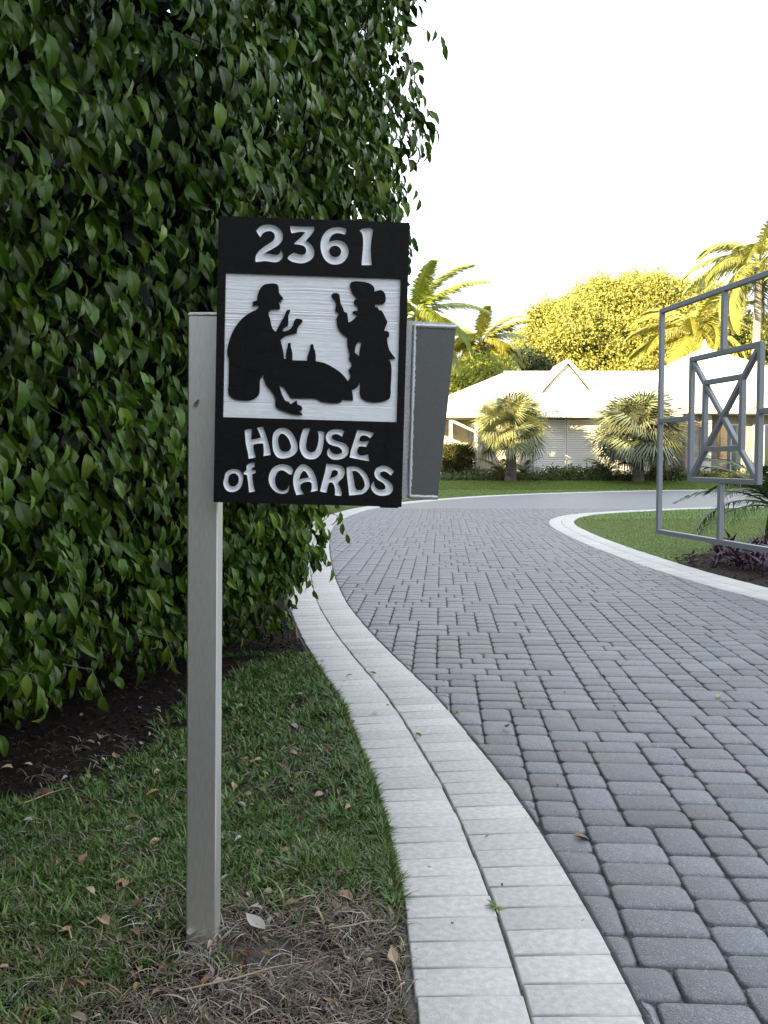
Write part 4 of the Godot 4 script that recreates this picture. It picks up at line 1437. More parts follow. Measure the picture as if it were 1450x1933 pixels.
func fan_palm(label: String, at: Vector3, h: float, r: float, n: int, tint: Color, skirt: float) -> void:
	var t := thing("fan_palm", label, "palm tree", at)
	var b := MB.new()
	var pts := PackedVector3Array()
	var rad := PackedFloat32Array()
	for i in 15:
		var f := i / 14.0
		pts.append(Vector3(0.03 * sin(f * 5.0), f * h - 0.05, 0))
		rad.append(lerpf(0.27, 0.19, f) * (1.08 if i % 2 else 0.96))
	b.tube(pts, rad, 12)
	obj("trunk", b.mesh(), M.bark, t)
	for i in 70:
		var f := pow(rng.randf(), 0.9)
		var a := i * 2.399
		var boot := MB.new()
		boot.bar(Vector3.ZERO, Vector3(0.09, 0.14, 0), 0.07, 0.018, Vector3(0, 0, 1))
		var o := obj("leaf_base", boot.mesh(), M.bark, t)
		o.transform = Transform3D(Basis(Vector3.UP, a), Vector3(cos(a), 0, -sin(a)) * lerpf(0.25, 0.17, f) + Vector3.UP * (0.1 + f * (h - 0.2)))
	var kinds := [fan_mesh(r, 40, 2.3, 0.22), fan_mesh(r * 0.92, 38, 2.1, 0.5), fan_mesh(r * 1.02, 42, 2.4, 0.36)]
	for i in n:
		var f := float(i) / n
		var el := lerpf(1.2, -skirt, pow(f, 0.9))
		var o := obj("frond", kinds[i % 3], frond_mat(tint, i), t)
		o.transform = Transform3D(Basis(Vector3.UP, i * 2.399) * Basis(Vector3(0, 0, 1), el) * Basis(Vector3(1, 0, 0), rr(-0.7, 0.7)), pts[14] + Vector3(0, -0.35 * f, 0)).scaled_local(Vector3.ONE * rr(0.85, 1.05))

func cycad(called: String, label: String, category: String, at: Vector3, l: float, n: int, tint: Color, lift := 0.25, skew := 0.0) -> void:
	var t := thing(called, label, category, at)
	var b := MB.new()
	b.tube(PackedVector3Array([Vector3(0, -0.05, 0), Vector3(0, lift * 0.5, 0), Vector3(0, lift, 0)]), PackedFloat32Array([0.11, 0.12, 0.08]), 8)
	obj("trunk", b.mesh(), M.bark, t)
	var kinds := [pinnate(l, 0.25, 1.15, l * 0.24, 34, 0.15, 0.016 * l + 0.006), pinnate(l * 0.9, 0.3, 1.5, l * 0.22, 32, 0.25, 0.016 * l + 0.006)]
	for i in n:
		var f := float(i) / n
		var o := obj("frond", kinds[i % 2], frond_mat(tint, i), t)
		o.transform = Transform3D(Basis(Vector3.UP, i * 2.399 + skew) * Basis(Vector3(0, 0, 1), lerpf(1.1, -0.15, f)) * Basis(Vector3(1, 0, 0), rr(-0.3, 0.3)), Vector3(0, lift, 0)).scaled_local(Vector3.ONE * rr(0.85, 1.1))

func crown_of(blobs: Array, count: int, tint: Color, alt: Color, parent: Node, m: ArrayMesh, size := 1.0, called := "crown") -> void:
	# clumps of leaves through the outer part of several rounded masses
	var xf := []
	var cols := PackedColorArray()
	var total := 0.0
	for e in blobs:
		total += pow(e[1].x * e[1].y * e[1].z, 0.667)
	for e in blobs:
		var k := int(count * pow(e[1].x * e[1].y * e[1].z, 0.667) / total)
		for i in k:
			var d := Vector3(rng.randfn(), rng.randfn(), rng.randfn()).normalized()
			var lump := 1.0 + 0.42 * noise.get_noise_3d(d.x * 120.0 + e[0].x * 9.0, d.y * 120.0, d.z * 120.0)
			var p: Vector3 = e[0] + d * e[1] * lump * (1.0 - 0.55 * pow(rng.randf(), 1.6))
			var s := rr(0.7, 1.3) * size
			xf.append(Transform3D(Basis.from_euler(Vector3(rr(0, TAU), rr(0, TAU), rr(0, TAU))).scaled(Vector3(s, s, s)), p))
			cols.append(jitter(tint.lerp(alt, rng.randf()), 0.2))
	many(called, m, M.crown, xf, cols, parent)

func tree(called: String, label: String, at: Vector3, blobs: Array, count: int, tint: Color, alt: Color, m: ArrayMesh, trunk_r: float, fork: float, pale := false, size := 1.0, category := "tree") -> Node3D:
	var t := thing(called, label, category, at)
	var b := MB.new()
	b.tube(PackedVector3Array([Vector3(0, -0.1, 0), Vector3(0.05, fork * 0.5, 0), Vector3(0, fork, 0)]), PackedFloat32Array([trunk_r * 1.3, trunk_r, trunk_r * 0.85]), 10)
	obj("trunk", b.mesh(), M.palebark if pale else M.bark, t)
	for e in blobs:
		var c: Vector3 = e[0]
		b = MB.new()
		b.tube(PackedVector3Array([Vector3(0, fork * 0.92, 0), Vector3(c.x * 0.35, lerpf(fork, c.y, 0.45), c.z * 0.35), c, c + Vector3(rr(-0.4, 0.4), 0.7, rr(-0.4, 0.4)) * e[1].y]), PackedFloat32Array([trunk_r * 0.6, trunk_r * 0.42, trunk_r * 0.25, trunk_r * 0.06]), 7)
		obj("limb", b.mesh(), M.palebark if pale else M.bark, t)
		for k in 3:
			var d: Vector3 = Vector3(rr(-1, 1), rr(-0.1, 1), rr(-1, 1)).normalized() * e[1] * 0.85
			b = MB.new()
			b.tube(PackedVector3Array([c, c + d * 0.5 + Vector3.UP * 0.2, c + d]), PackedFloat32Array([trunk_r * 0.2, trunk_r * 0.12, trunk_r * 0.04]), 5, false)
			obj("limb", b.mesh(), M.palebark if pale else M.bark, t)
	crown_of(blobs, count, tint, alt, t, m, size)
	return t

func build_far_plants() -> void:
	rng.seed = 404
	var royal := [pinnate(3.7, 0.1, 1.3, 0.78, 80, 0.45, 0.12), pinnate(3.5, 0.1, 1.8, 0.75, 78, 0.7, 0.12), pinnate(3.9, 0.1, 1.0, 0.78, 80, 0.35, 0.12)]
	var sun_green := Color(0.2, 0.22, 0.035)
	palm("royal_palm", "tall sunlit palm whose crown shows between the sign and the grey metal box", Vector3(1.55, 0.2, -50), 8.9, 0.26, royal, 24, Color(0.17, 0.21, 0.03), true, 1.05, 1.12)
	palm("royal_palm", "yellow green palm with drooping fronds behind the left end of the house roof", Vector3(6.1, 0.2, -60), 8.6, 0.24, royal, 30, Color(0.22, 0.22, 0.04), true, 0.95, 1.02)
	var coco := [pinnate(4.6, 0.1, 1.5, 0.95, 80, 0.5, 0.1), pinnate(4.4, 0.1, 1.9, 0.95, 78, 0.65, 0.1), pinnate(4.7, 0.1, 1.1, 0.95, 80, 0.4, 0.1)]
	palm("coconut_palm", "golden palm with long arching fronds rising over the right roof peak", Vector3(21.0, 0.2, -64), 9.9, 0.3, coco, 26, Color(0.38, 0.36, 0.09), true, 1.1, 1.08)
	palm("coconut_palm", "tallest palm, pale trunk and yellow crown at the right edge of the picture", Vector3(22.9, 0.2, -58), 13.4, 0.28, coco, 28, Color(0.3, 0.31, 0.09), true, 0.95, 1.1)
	# trees behind the house
	var clump := clump_mesh(30, 0.62, 0.22, 0.12)
	var big := [[Vector3(1.2, 10.6, 0), Vector3(5.2, 4.8, 5.0)], [Vector3(-4.2, 9.0, 0.6), Vector3(4.6, 3.8, 4.4)], [Vector3(-7.6, 6.8, 1.0), Vector3(3.0, 2.8, 3.2)], [Vector3(5.6, 10.6, 0), Vector3(4.6, 4.4, 4.6)], [Vector3(0.5, 6.4, 2.5), Vector3(6.5, 3.2, 4.0)], [Vector3(7.5, 6.6, 1.0), Vector3(4.5, 3.4, 4.0)], [Vector3(-1.2, 13.2, 0), Vector3(2.6, 2.2, 2.6)], [Vector3(3.6, 13.8, 0), Vector3(2.8, 2.0, 2.6)], [Vector3(-9.2, 5.2, 1.5), Vector3(1.8, 1.7, 2.0)], [Vector3(-6.2, 10.4, 0), Vector3(2.0, 1.7, 2.0)], [Vector3(6.6, 13.4, 0.5), Vector3(2.4, 1.8, 2.2)], [Vector3(-3.6, 12.2, 0), Vector3(1.7, 1.5, 1.8)]]
	for k in 26:
		var host: Array = big[rng.randi() % 8]
		var d := Vector3(rng.randfn(), absf(rng.randfn()) * 0.8 + 0.1, rng.randfn() + 0.6).normalized()
		var r := rr(0.7, 1.4)
		big.append([host[0] + d * host[1] * rr(0.95, 1.12), Vector3(r * 1.3, r * 0.75, r * 1.3)])
	big.append([Vector3(-7.9, 4.2, 1.5), Vector3(2.6, 2.2, 2.4)])
	tree("spreading_tree", "huge golden tree with a wide domed crown behind the house roof", Vector3(18.6, 0.2, -75), big, 10500, Color(0.37, 0.34, 0.1), Color(0.28, 0.3, 0.06), clump, 0.5, 3.2, true, 1.05)
	var mid := clump_mesh(24, 0.55, 0.26, 0.12)
	tree("dark_tree", "dark green tree with a low flat crown between the palm and the golden tree", Vector3(8.4, 0.2, -67), [[Vector3(-2.6, 6.6, 0), Vector3(3.2, 1.5, 2.5)], [Vector3(1.6, 7.0, 0), Vector3(2.6, 1.9, 2.4)], [Vector3(-5.4, 6.2, 0), Vector3(1.9, 1.2, 1.8)]], 1300, Color(0.035, 0.05, 0.02), Color(0.06, 0.075, 0.025), mid, 0.3, 2.5)
	for e in [[4.6, -55.8, 6.4, 1.1, "left"], [5.9, -56.6, 7.2, 1.0, "middle"], [7.1, -57.0, 7.0, 1.2, "right"]]:
		var hh: float = e[2]
		tree("tall_shrub", "%s of three tall yellow green shrubs behind the low left end of the roof" % e[4], Vector3(e[0], 0.2, e[1]), [[Vector3(0, hh * 0.72, 0), Vector3(e[3], hh * 0.3, e[3])], [Vector3(0.3, hh * 0.4, 0), Vector3(e[3] * 1.1, hh * 0.35, e[3])]], 800, Color(0.42, 0.42, 0.07), Color(0.28, 0.32, 0.05), clump_mesh(20, 0.45, 0.35, 0.1), 0.08, hh * 0.3, false, 0.9, "shrub")
	var back := clump_mesh(26, 0.9, 0.4, 0.2)
	tree("background_tree", "golden green tree right behind the tallest palm at the right edge", Vector3(30, 0.2, -76), [[Vector3(0, 8.5, 0), Vector3(5, 4.0, 4.5)], [Vector3(4.5, 7.5, 0), Vector3(5, 4, 4)], [Vector3(-3.5, 6.0, 1), Vector3(4, 3, 4)]], 1700, Color(0.16, 0.17, 0.03), Color(0.1, 0.13, 0.03), back, 0.4, 3.0)
	# in front of the house
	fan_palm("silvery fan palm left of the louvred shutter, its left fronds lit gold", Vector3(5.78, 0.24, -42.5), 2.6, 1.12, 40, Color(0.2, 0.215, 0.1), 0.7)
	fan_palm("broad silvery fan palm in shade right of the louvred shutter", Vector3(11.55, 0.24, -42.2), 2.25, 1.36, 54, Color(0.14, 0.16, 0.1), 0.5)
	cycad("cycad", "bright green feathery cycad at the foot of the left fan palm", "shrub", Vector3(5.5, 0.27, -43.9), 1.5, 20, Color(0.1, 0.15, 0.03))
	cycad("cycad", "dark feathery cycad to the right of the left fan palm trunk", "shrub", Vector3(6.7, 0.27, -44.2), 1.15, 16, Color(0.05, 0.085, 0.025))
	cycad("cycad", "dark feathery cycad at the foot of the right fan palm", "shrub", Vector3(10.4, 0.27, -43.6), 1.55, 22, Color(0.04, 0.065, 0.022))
	# clipped hedge by the porch
	var ht := thing("clipped_hedge", "small clipped hedge block left of the porch post, sunlit on its right", "hedge", Vector3(3.55, 0.27, -45.2))
	var xf := []
	var cols := PackedColorArray()
	for i in 1500:
		xf.append(Transform3D(Basis.from_euler(Vector3(rr(0, TAU), rr(0, TAU), 0)).scaled(Vector3.ONE * rr(0.25, 0.45)), Vector3(rr(-0.65, 0.7), rr(0.0, 1.55) + rr(0, 0.12), rr(-0.3, 0.3))))
		cols.append(jitter(Color(0.09, 0.085, 0.02).lerp(Color(0.05, 0.06, 0.018), rng.randf()), 0.3))
	many("foliage", mid, M.crown, xf, cols, ht)
	var hb := MB.new()
	for k in 4:
		hb.tube(PackedVector3Array([Vector3(-0.5 + k * 0.33, -0.05, 0), Vector3(-0.45 + k * 0.33, 1.3, 0)]), PackedFloat32Array([0.02, 0.008]), 5)
	obj("stem", hb.mesh(), M.twig, ht)
	# ground cover along the house and small shrubs
	xf = []
	cols = PackedColorArray()
	for i in 3400:
		var x := rr(2.6, 18.0)
		var z := rr(-45.4, -42.7)
		var s := rr(0.22, 0.5)
		xf.append(Transform3D(Basis.from_euler(Vector3(rr(-0.5, 0.5), rr(0, TAU), rr(-0.5, 0.5))).scaled(Vector3(s, s * 0.8, s)), Vector3(x, lawn_y(z) + rr(0.02, 0.18), z)))
		cols.append(jitter(Color(0.11, 0.12, 0.03) if rng.randf() < 0.5 else Color(0.07, 0.085, 0.028), 0.3))
	many("ground_cover", clump_mesh(12, 0.5, 0.4, 0.12), M.crown, xf, cols)
	var names := ["small leafy shrub at the foot of the louvred shutter, first from the left", "small leafy shrub at the foot of the louvred shutter, second from the left", "small leafy shrub at the foot of the louvred shutter, third from the left", "small leafy shrub at the foot of the louvred shutter, nearest the right fan palm", "dark low shrub right of the right fan palm trunk", "spiky low plant left of the gate leaf under the tan wall", "grassy tuft plant in front of the clipped hedge"]
	var spots := [Vector2(7.85, -43.6), Vector2(8.6, -43.3), Vector2(9.1, -43.7), Vector2(9.8, -43.2), Vector2(12.7, -43.2), Vector2(13.6, -43.3), Vector2(4.15, -43.9)]
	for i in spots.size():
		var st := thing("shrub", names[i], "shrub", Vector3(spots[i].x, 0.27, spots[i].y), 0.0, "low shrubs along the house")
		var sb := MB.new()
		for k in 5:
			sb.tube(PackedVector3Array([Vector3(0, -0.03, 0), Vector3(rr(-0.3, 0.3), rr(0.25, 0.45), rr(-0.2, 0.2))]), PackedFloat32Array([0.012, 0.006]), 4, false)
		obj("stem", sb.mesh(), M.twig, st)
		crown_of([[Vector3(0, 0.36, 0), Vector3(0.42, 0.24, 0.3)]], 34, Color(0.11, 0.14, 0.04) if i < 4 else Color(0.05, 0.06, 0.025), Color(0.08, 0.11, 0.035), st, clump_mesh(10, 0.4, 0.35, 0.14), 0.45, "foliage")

func build_near_plants() -> void:
	rng.seed = 88
	cycad("pygmy_palm", "dark green feathery palm behind the gate at the right edge", "palm tree", Vector3(4.95, -0.01, -11.7), 1.25, 26, Color(0.045, 0.09, 0.028), 0.62, 2.2)
	# purple strap-leaved plants in the mulch
	var kinds: Array[ArrayMesh] = []
	for k in 3:
		var b := MB.new()
		for i in 9:
			var a := i * 2.399
			var d := Vector3(cos(a), 0, sin(a))
			var g := rr(0.7, 1.3)
			b.col = Color(g, g, g)
			add_blade(b, Vector3(0, 0.04 + 0.02 * i, 0), d * rr(0.6, 1.0), Vector3.UP * rr(0.5, 1.1), rr(0.13, 0.2), 0.042, 0.9, 4)
		b.tube(PackedVector3Array([Vector3(0, -0.02, 0), Vector3(0.01, 0.12, 0), Vector3(0, 0.24, 0.01)]), PackedFloat32Array([0.007, 0.006, 0.003]), 5)
		kinds.append(b.mesh())
	var where := ["low purple leaved plant at the tip of the mulch bed, leaning over the pale edging", "purple leaved plant, second from the tip of the mulch bed by the gate", "upright purple leaved plant under the middle bar of the gate", "bushy purple leaved plant under the bottom gate bar", "purple leaved plant next to the pale edging at the right picture edge", "purple leaved plant behind the bottom gate bar near the feathery palm", "purple leaved plant at the very right, against the feathery palm", "small purple leaved plant in the middle of the dark mulch"]
	var at := [Vector2(3.5, -10.5), Vector2(3.72, -10.45), Vector2(3.98, -10.7), Vector2(4.0, -10.1), Vector2(4.05, -9.6), Vector2(4.4, -10.6), Vector2(4.5, -10.0), Vector2(4.25, -10.3)]
	for i in at.size():
		var t := thing("purple_plant", where[i], "plant", Vector3(at[i].x, 0, at[i].y), i * 1.3, "purple plants by the gate")
		for k in (2 if i < 2 else 7):
			var o := obj("stalk", kinds[k % 3], M.purple, t)
			var s := rr(0.8, 1.2) * (0.62 if i == 0 else (0.8 if i < 2 else 1.15))
			o.transform = Transform3D(Basis.from_euler(Vector3(rr(-0.5, 0.5), rr(0, TAU), rr(-0.5, 0.5))).scaled(Vector3(s, s, s)), Vector3(rr(-0.16, 0.16), 0, rr(-0.16, 0.16)) * (0.3 if i < 2 else 1.0))
	# weeds in the joints
	for e in [["green weed tuft growing in the joint between the two pale courses, nearest the camera", 0.302, -2.43, 0.95], ["small weed in the joint between the pale courses, halfway up the picture", 0.128, -3.9, 0.5], ["tiny weed at the foot of the edging joint near the grass corner", 0.02, -4.5, 0.4], ["low weed between the dark pavers and the pale edging", 0.345, -4.35, 0.7], ["tiny green weed among the dark pavers near the edging", 0.33, -5.0, 0.45]]:
		var t := thing("weed", e[0], "weed", Vector3(e[1], -0.004, e[2]), rr(0, TAU), "weeds in the paving joints")
		for k in 7:
			var b := leaf_mesh(0.04 * e[3], 0.012 * e[3], 0.3, 0.8, 0.3)
			var o := obj("leaf", b.mesh(), M.young if k % 3 else M.leaf[1], t)
			o.transform = Transform3D(Basis(Vector3.UP, k * 2.4) * Basis(Vector3.RIGHT, rr(-2.4, -1.7)), Vector3(0, 0.004, 0))
	# single fallen leaves
	var fallen := [["brown curled leaf lying on the dark pavers in the middle of the drive", 1.20, -5.10, 2, 0.05], ["brown rolled leaf in the joint of the dark pavers beside the pale edging", 0.60, -2.89, 0, 0.075], ["pale green leaf lying on the pavers near the bend of the edging", 0.545, -4.10, 3, 0.06], ["pale green leaf lying out on the right part of the drive", 1.68, -4.61, 3, 0.06], ["tan leaf on the inner pale course beside the joint", -0.03, -4.34, 3, 0.045], ["dark crumpled leaf at the grass edge of the pale edging", -0.13, -4.2, 2, 0.06], ["dark leaf on the outer pale course below the hedge corner", -0.21, -5.1, 2, 0.045], ["dark leaf on the inner pale course level with the hedge corner", -0.04, -5.15, 2, 0.045], ["dry leaf on the pale edging just below the hedge tip", -0.36, -5.5, 2, 0.05], ["yellow brown leaf beside the joint weed on the pale course", 0.16, -3.95, 0, 0.045], ["long grey leaf lying on the bare sand right of the post", -0.30, -2.28, 4, 0.085], ["pale tan leaf lying flat in the grass right of the post", -0.42, -3.72, 1, 0.07], ["white dry leaf leaning against the foot of the post", -0.478, -2.215, 4, 0.06], ["red brown leaf in the grass left of the post", -0.72, -2.5, 0, 0.06], ["curled tan leaf at the bottom edge beside the pale edging", 0.025, -2.12, 1, 0.06], ["yellow leaf in the grass left of the post near the hedge soil", -0.8, -3.25, 3, 0.06], ["brown leaf lying on the bare soil under the hedge", -1.05, -3.6, 0, 0.07]]
	for e in fallen:
		var x: float = e[1]
		var z: float = e[2]
		var on_grass := x < edge_x(left_out, z)
		var o := obj("fallen_leaf", leaf_mesh(e[4], e[4] * 0.45, rr(0.3, 0.9), rr(-1.2, 1.2), rr(-0.8, 0.8)).mesh(), M.dry[e[3]])
		o.transform = Transform3D(Basis(Vector3.UP, rr(0, TAU)) * Basis(Vector3.RIGHT, -PI / 2 + rr(-0.3, 0.3)), Vector3(x, soil_y(x, z) + 0.035 if on_grass else 0.008, z))
		tag(o, e[0], "leaf", "fallen leaves")
	# the many small ones
	var xf := []
	var cols := PackedColorArray()
	for i in 800:
		var z := -1.6 - 3.2 * pow(rng.randf(), 1.2)
		var x := rr(-1.5, 0.06)
		if x > edge_x(left_out, z) - 0.03 or (x < lawn_edge_x(z) and rng.randf() < 0.65):
			continue
		var s := rr(0.35, 0.85)
		xf.append(Transform3D(Basis(Vector3.UP, rr(0, TAU)) * Basis(Vector3.RIGHT, -PI / 2 + rr(-0.7, 0.7)) * Basis(Vector3.UP, rr(-0.6, 0.6)), Vector3(x, soil_y(x, z) + rr(0.004, 0.022), z)).scaled_local(Vector3(s * rr(0.6, 1.1), s, s)))
		cols.append(jitter([Color(0.2, 0.13, 0.075), Color(0.3, 0.23, 0.16), Color(0.12, 0.06, 0.035), Color(0.27, 0.25, 0.23), Color(0.26, 0.19, 0.12)][rng.randi() % 5], 0.3))
	many("leaf_litter", leaf_mesh(0.07, 0.034, 0.6, 1.0, 0.9).mesh(), M.straw, xf, cols)
	xf = []
	cols = PackedColorArray()
	for i in 160:
		var z := -2.0 - 8.0 * rng.randf()
		var x := edge_x(left_in, z) + rr(-0.5, 2.5)
		var s := rr(0.12, 0.35)
		xf.append(Transform3D(Basis(Vector3.UP, rr(0, TAU)) * Basis(Vector3.RIGHT, -PI / 2), Vector3(x, 0.005, z)).scaled_local(Vector3(s, s, s)))
		cols.append(jitter([Color(0.1, 0.07, 0.05), Color(0.2, 0.15, 0.09), Color(0.05, 0.04, 0.03)][rng.randi() % 3], 0.3))
	many("paving_debris", leaf_mesh(0.05, 0.02, 0.5, 1.0, 0.9).mesh(), M.straw, xf, cols)
	for e in [["pale dry twig lying across the thatch at the bottom, right of the post", Vector3(-0.46, 0.012, -2.02), Vector3(-0.17, 0.02, -2.13)], ["dry twig lying in the bare soil at the left picture edge", Vector3(-1.3, 0.01, -3.1), Vector3(-1.13, 0.02, -3.3)], ["thin dry twig on the thatch near the pale edging", Vector3(-0.14, 0.02, -2.28), Vector3(0.0, 0.016, -2.33)]]:
		var b := MB.new()
		b.tube(PackedVector3Array([e[1], e[1].lerp(e[2], 0.4) + Vector3(0.01, 0.008, 0.012), e[1].lerp(e[2], 0.7) + Vector3(-0.006, 0.004, 0), e[2]]), PackedFloat32Array([0.0024, 0.0028, 0.002, 0.001]), 5)
		var o := obj("twig", b.mesh(), M.dry[1])
		tag(o, e[0], "twig", "dry twigs on the ground")

func build_shade() -> void:
	# a row of trees beyond the hedge that keeps the evening sun off the drive
	rng.seed = 909
	var m := clump_mesh(16, 1.0, 0.8, 0.4)
	var list := [[-9, -6, 9.5], [-8, -12, 9.0], [-7, -17, 8.5], [-7.5, -22, 7.5], [-8.5, -27.5, 6.0], [-10, 1, 9.5], [-12, 8, 9.0], [-6, 13, 6.5], [0.5, 16, 5.5], [7, 15, 5.0]]
	for i in list.size():
		var e: Array = list[i]
		var h: float = e[2]
		tree("shade_tree", "%s tree from the house end of the hidden shade row" % ["fourth", "third", "second", "next to last", "last", "fifth", "sixth", "seventh", "eighth", "ninth"][i], Vector3(e[0], -0.05, e[1]), [[Vector3(0, h * 0.62, 0), Vector3(3.2, h * 0.36, 3.2)], [Vector3(1.0, h * 0.35, 1.6), Vector3(2.6, h * 0.3, 2.6)], [Vector3(-0.8, h * 0.35, -1.6), Vector3(2.6, h * 0.3, 2.6)]], 900, Color(0.06, 0.09, 0.025), Color(0.08, 0.1, 0.03), m, 0.25, h * 0.2, false, 1.2)

# ---------------------------------------------------------------- the house
func part(called: String, o: Vector3, s: Vector3, m: Material, parent: Node, bs := Basis()) -> MeshInstance3D:
	var b := MB.new()
	b.box(o, s, bs)
	return obj(called, b.mesh(), m, parent)

func plane(called: String, pts: Array, th: float, m: Material, parent: Node) -> void:
	# a roof slope: a flat polygon with thickness
	var b := MB.new()
	var nn: Vector3 = (pts[2] - pts[0]).cross(pts[1] - pts[0]).normalized()
	if nn.y < 0:
		nn = -nn
	for k in range(1, pts.size() - 1):
		b.tri(pts[0], pts[k], pts[k + 1], nn, nn, nn)
		b.tri(pts[0] - nn * th, pts[k] - nn * th, pts[k + 1] - nn * th, -nn, -nn, -nn)
	for k in pts.size():
		var a: Vector3 = pts[k]
		var z: Vector3 = pts[(k + 1) % pts.size()]
		b.quad(a, z, z - nn * th, a - nn * th)
	obj(called, b.mesh(), m, parent)

func build_house() -> void:
	var c := Vector3(9, 0.27, -46)
	var t := thing("house", "white one storey house with pale hip roofs, a louvred gable and a louvred shutter wall", "house", c)
	var base := 0.2
	var at := func(x: float, y: float, z: float) -> Vector3: return Vector3(x, y, z) - c
	var wall := func(called: String, xa: float, xb: float, ya: float, yb: float, z: float, th: float, m: Material) -> Node:
		return part(called, at.call((xa + xb) * 0.5, (ya + yb) * 0.5, z - th * 0.5), Vector3(xb - xa, yb - ya, th), m, t)
	# left porch
	wall.call("wall", 1.2, 4.5, base, 3.3, -49.0, 0.2, M.wall)
	wall.call("wall", 4.62, 6.12, base, 3.32, -46.0, 0.25, M.wall)
	part("corner_post", at.call(4.53, 1.78, -45.72), Vector3(0.16, 3.1, 0.16), M.trim, t)
	part("porch_post", at.call(3.26, 1.78, -45.4), Vector3(0.16, 3.1, 0.16), M.trim, t)
	var br := MB.new()
	br.bar(at.call(3.3, 3.15, -45.4), at.call(4.5, 2.62, -45.6), 0.12, 0.1)
	obj("brace", br.mesh(), M.trim, t)
	part("porch_ceiling", at.call(2.85, 3.36, -47.2), Vector3(3.3, 0.06, 3.4), M.tan, t)
	# door panel
	var door := wall.call("door_panel", 6.12, 7.38, base, 3.32, -46.05, 0.2, M.panel) as Node
	for k in 2:
		part("door_leaf", at.call(6.44 + k * 0.62, 1.7, -46.03), Vector3(0.58, 2.7, 0.05), M.panel, t)
	# louvred shutter wall
	wall.call("wall", 7.38, 12.25, base, 3.32, -46.16, 0.15, M.wall)
	for sct in 3:
		var xa := 7.42 + sct * 1.61
		var sh := Node3D.new()
		sh.name = "shutter"
		t.add_child(sh, true)
		sh.position = at.call(xa + 0.79, 0.27, -46.0)
		part("stile", Vector3(-0.76, 1.5, 0), Vector3(0.06, 3.0, 0.1), M.trim, sh)
		part("stile", Vector3(0.76, 1.5, 0), Vector3(0.06, 3.0, 0.1), M.trim, sh)
		var slat := MB.new()
		slat.box(Vector3.ZERO, Vector3(1.46, 0.11, 0.018), Basis(Vector3.RIGHT, -0.5))
		var sm := slat.mesh()
		for k in 27:
			var o := obj("slat", sm, M.trim, sh)
			o.position = Vector3(0, 0.08 + k * 0.109, -0.03)
	wall.call("wall", 12.25, 13.15, base, 3.32, -46.0, 0.25, M.panel)
	wall.call("doorway", 13.15, 13.95, base, 3.32, -46.4, 0.2, M.timber)
	wall.call("wall", 13.95, 14.6, base, 3.32, -46.0, 0.25, M.tan)
	# right wing, nearer
	wall.call("wall", 14.6, 15.6, base, 3.5, -45.0, 0.25, M.tan)
	wall.call("wall", 15.6, 24.5, base, 3.5, -45.6, 0.25, M.tan)
	part("wall_return", at.call(14.72, 1.85, -45.65), Vector3(0.24, 3.3, 0.8), M.tan, t)
	part("pilaster", at.call(15.55, 1.9, -44.9), Vector3(0.5, 3.25, 0.12), M.wall, t)
	part("column", at.call(16.3, 1.9, -44.7), Vector3(0.3, 3.3, 0.3), M.timber, t)
	part("column", at.call(20.6, 1.9, -44.7), Vector3(0.3, 3.3, 0.3), M.timber, t)
	for x in [17.0, 18.6, 22.2]:
		var wn := part("window", at.call(x, 1.75, -45.55), Vector3(1.1, 2.5, 0.08), M.trim, t)
		for k in 2:
			part("pane", at.call(x - 0.255 + k * 0.51, 1.75, -45.50) - wn.position, Vector3(0.46, 2.36, 0.03), M.glass, wn)
	part("bench_wall", at.call(18.0, 0.6, -44.4), Vector3(1.6, 0.12, 0.4), M.trim, t)
	# eaves
	part("fascia", at.call(7.95, 3.47, -45.0), Vector3(13.0, 0.34, 0.12), M.trim, t)
	part("soffit", at.call(9.5, 3.35, -45.55), Vector3(9.9, 0.05, 1.0), M.trim, t)
	part("gutter", at.call(7.95, 3.66, -44.93), Vector3(13.0, 0.1, 0.14), M.trim, t)
	part("fascia", at.call(19.3, 3.6, -44.0), Vector3(10.0, 0.3, 0.12), M.trim, t)
	part("gutter", at.call(19.3, 3.77, -43.93), Vector3(10.0, 0.1, 0.14), M.trim, t)
	part("soffit", at.call(19.3, 3.46, -44.75), Vector3(10.0, 0.05, 1.5), M.trim, t)
	part("fascia", at.call(14.33, 3.6, -44.55), Vector3(0.12, 0.3, 1.0), M.trim, t)
	# main roof
	var P := at
	plane("roof_slope", [P.call(1.45, 3.68, -45.0), P.call(14.4, 3.68, -45.0), P.call(17.0, 5.93, -50), P.call(6.44, 5.93, -50), P.call(6.44, 5.0, -47.9)], 0.08, M.roof, t)
	plane("roof_slope", [P.call(1.45, 3.68, -45.0), P.call(6.44, 5.0, -47.9), P.call(6.44, 5.0, -52.1), P.call(1.45, 3.68, -55.0)], 0.08, M.roof, t)
	plane("roof_slope", [P.call(1.45, 3.68, -55.0), P.call(17.0, 3.68, -55.0), P.call(17.0, 5.93, -50), P.call(6.44, 5.93, -50), P.call(6.44, 5.0, -52.1)], 0.08, M.roof, t)
	var gb := MB.new()
	gb.tri(P.call(6.5, 4.98, -47.95), P.call(6.5, 4.98, -52.05), P.call(6.5, 5.9, -50))
	obj("gablet", gb.mesh(), M.trim, t)
	var rc := MB.new()
	rc.tube(PackedVector3Array([P.call(6.4, 5.94, -50), P.call(16.5, 5.94, -50)]), PackedFloat32Array([0.07, 0.07]), 6)
	obj("ridge_cap", rc.mesh(), M.roof, t)
	# seams of the metal roof
	var seam := MB.new()
	seam.bar(Vector3.ZERO, Vector3(0, 2.2, -4.9), 0.03, 0.035, Vector3.RIGHT)
	var seam_m := seam.mesh()
	for k in 18:
		var o := obj("roof_seam", seam_m, M.roof, t)
		o.position = P.call(6.6 + k * 0.44, 3.71, -45.0)
	# gable dormer
	var apex := Vector2(9.25, 6.34)
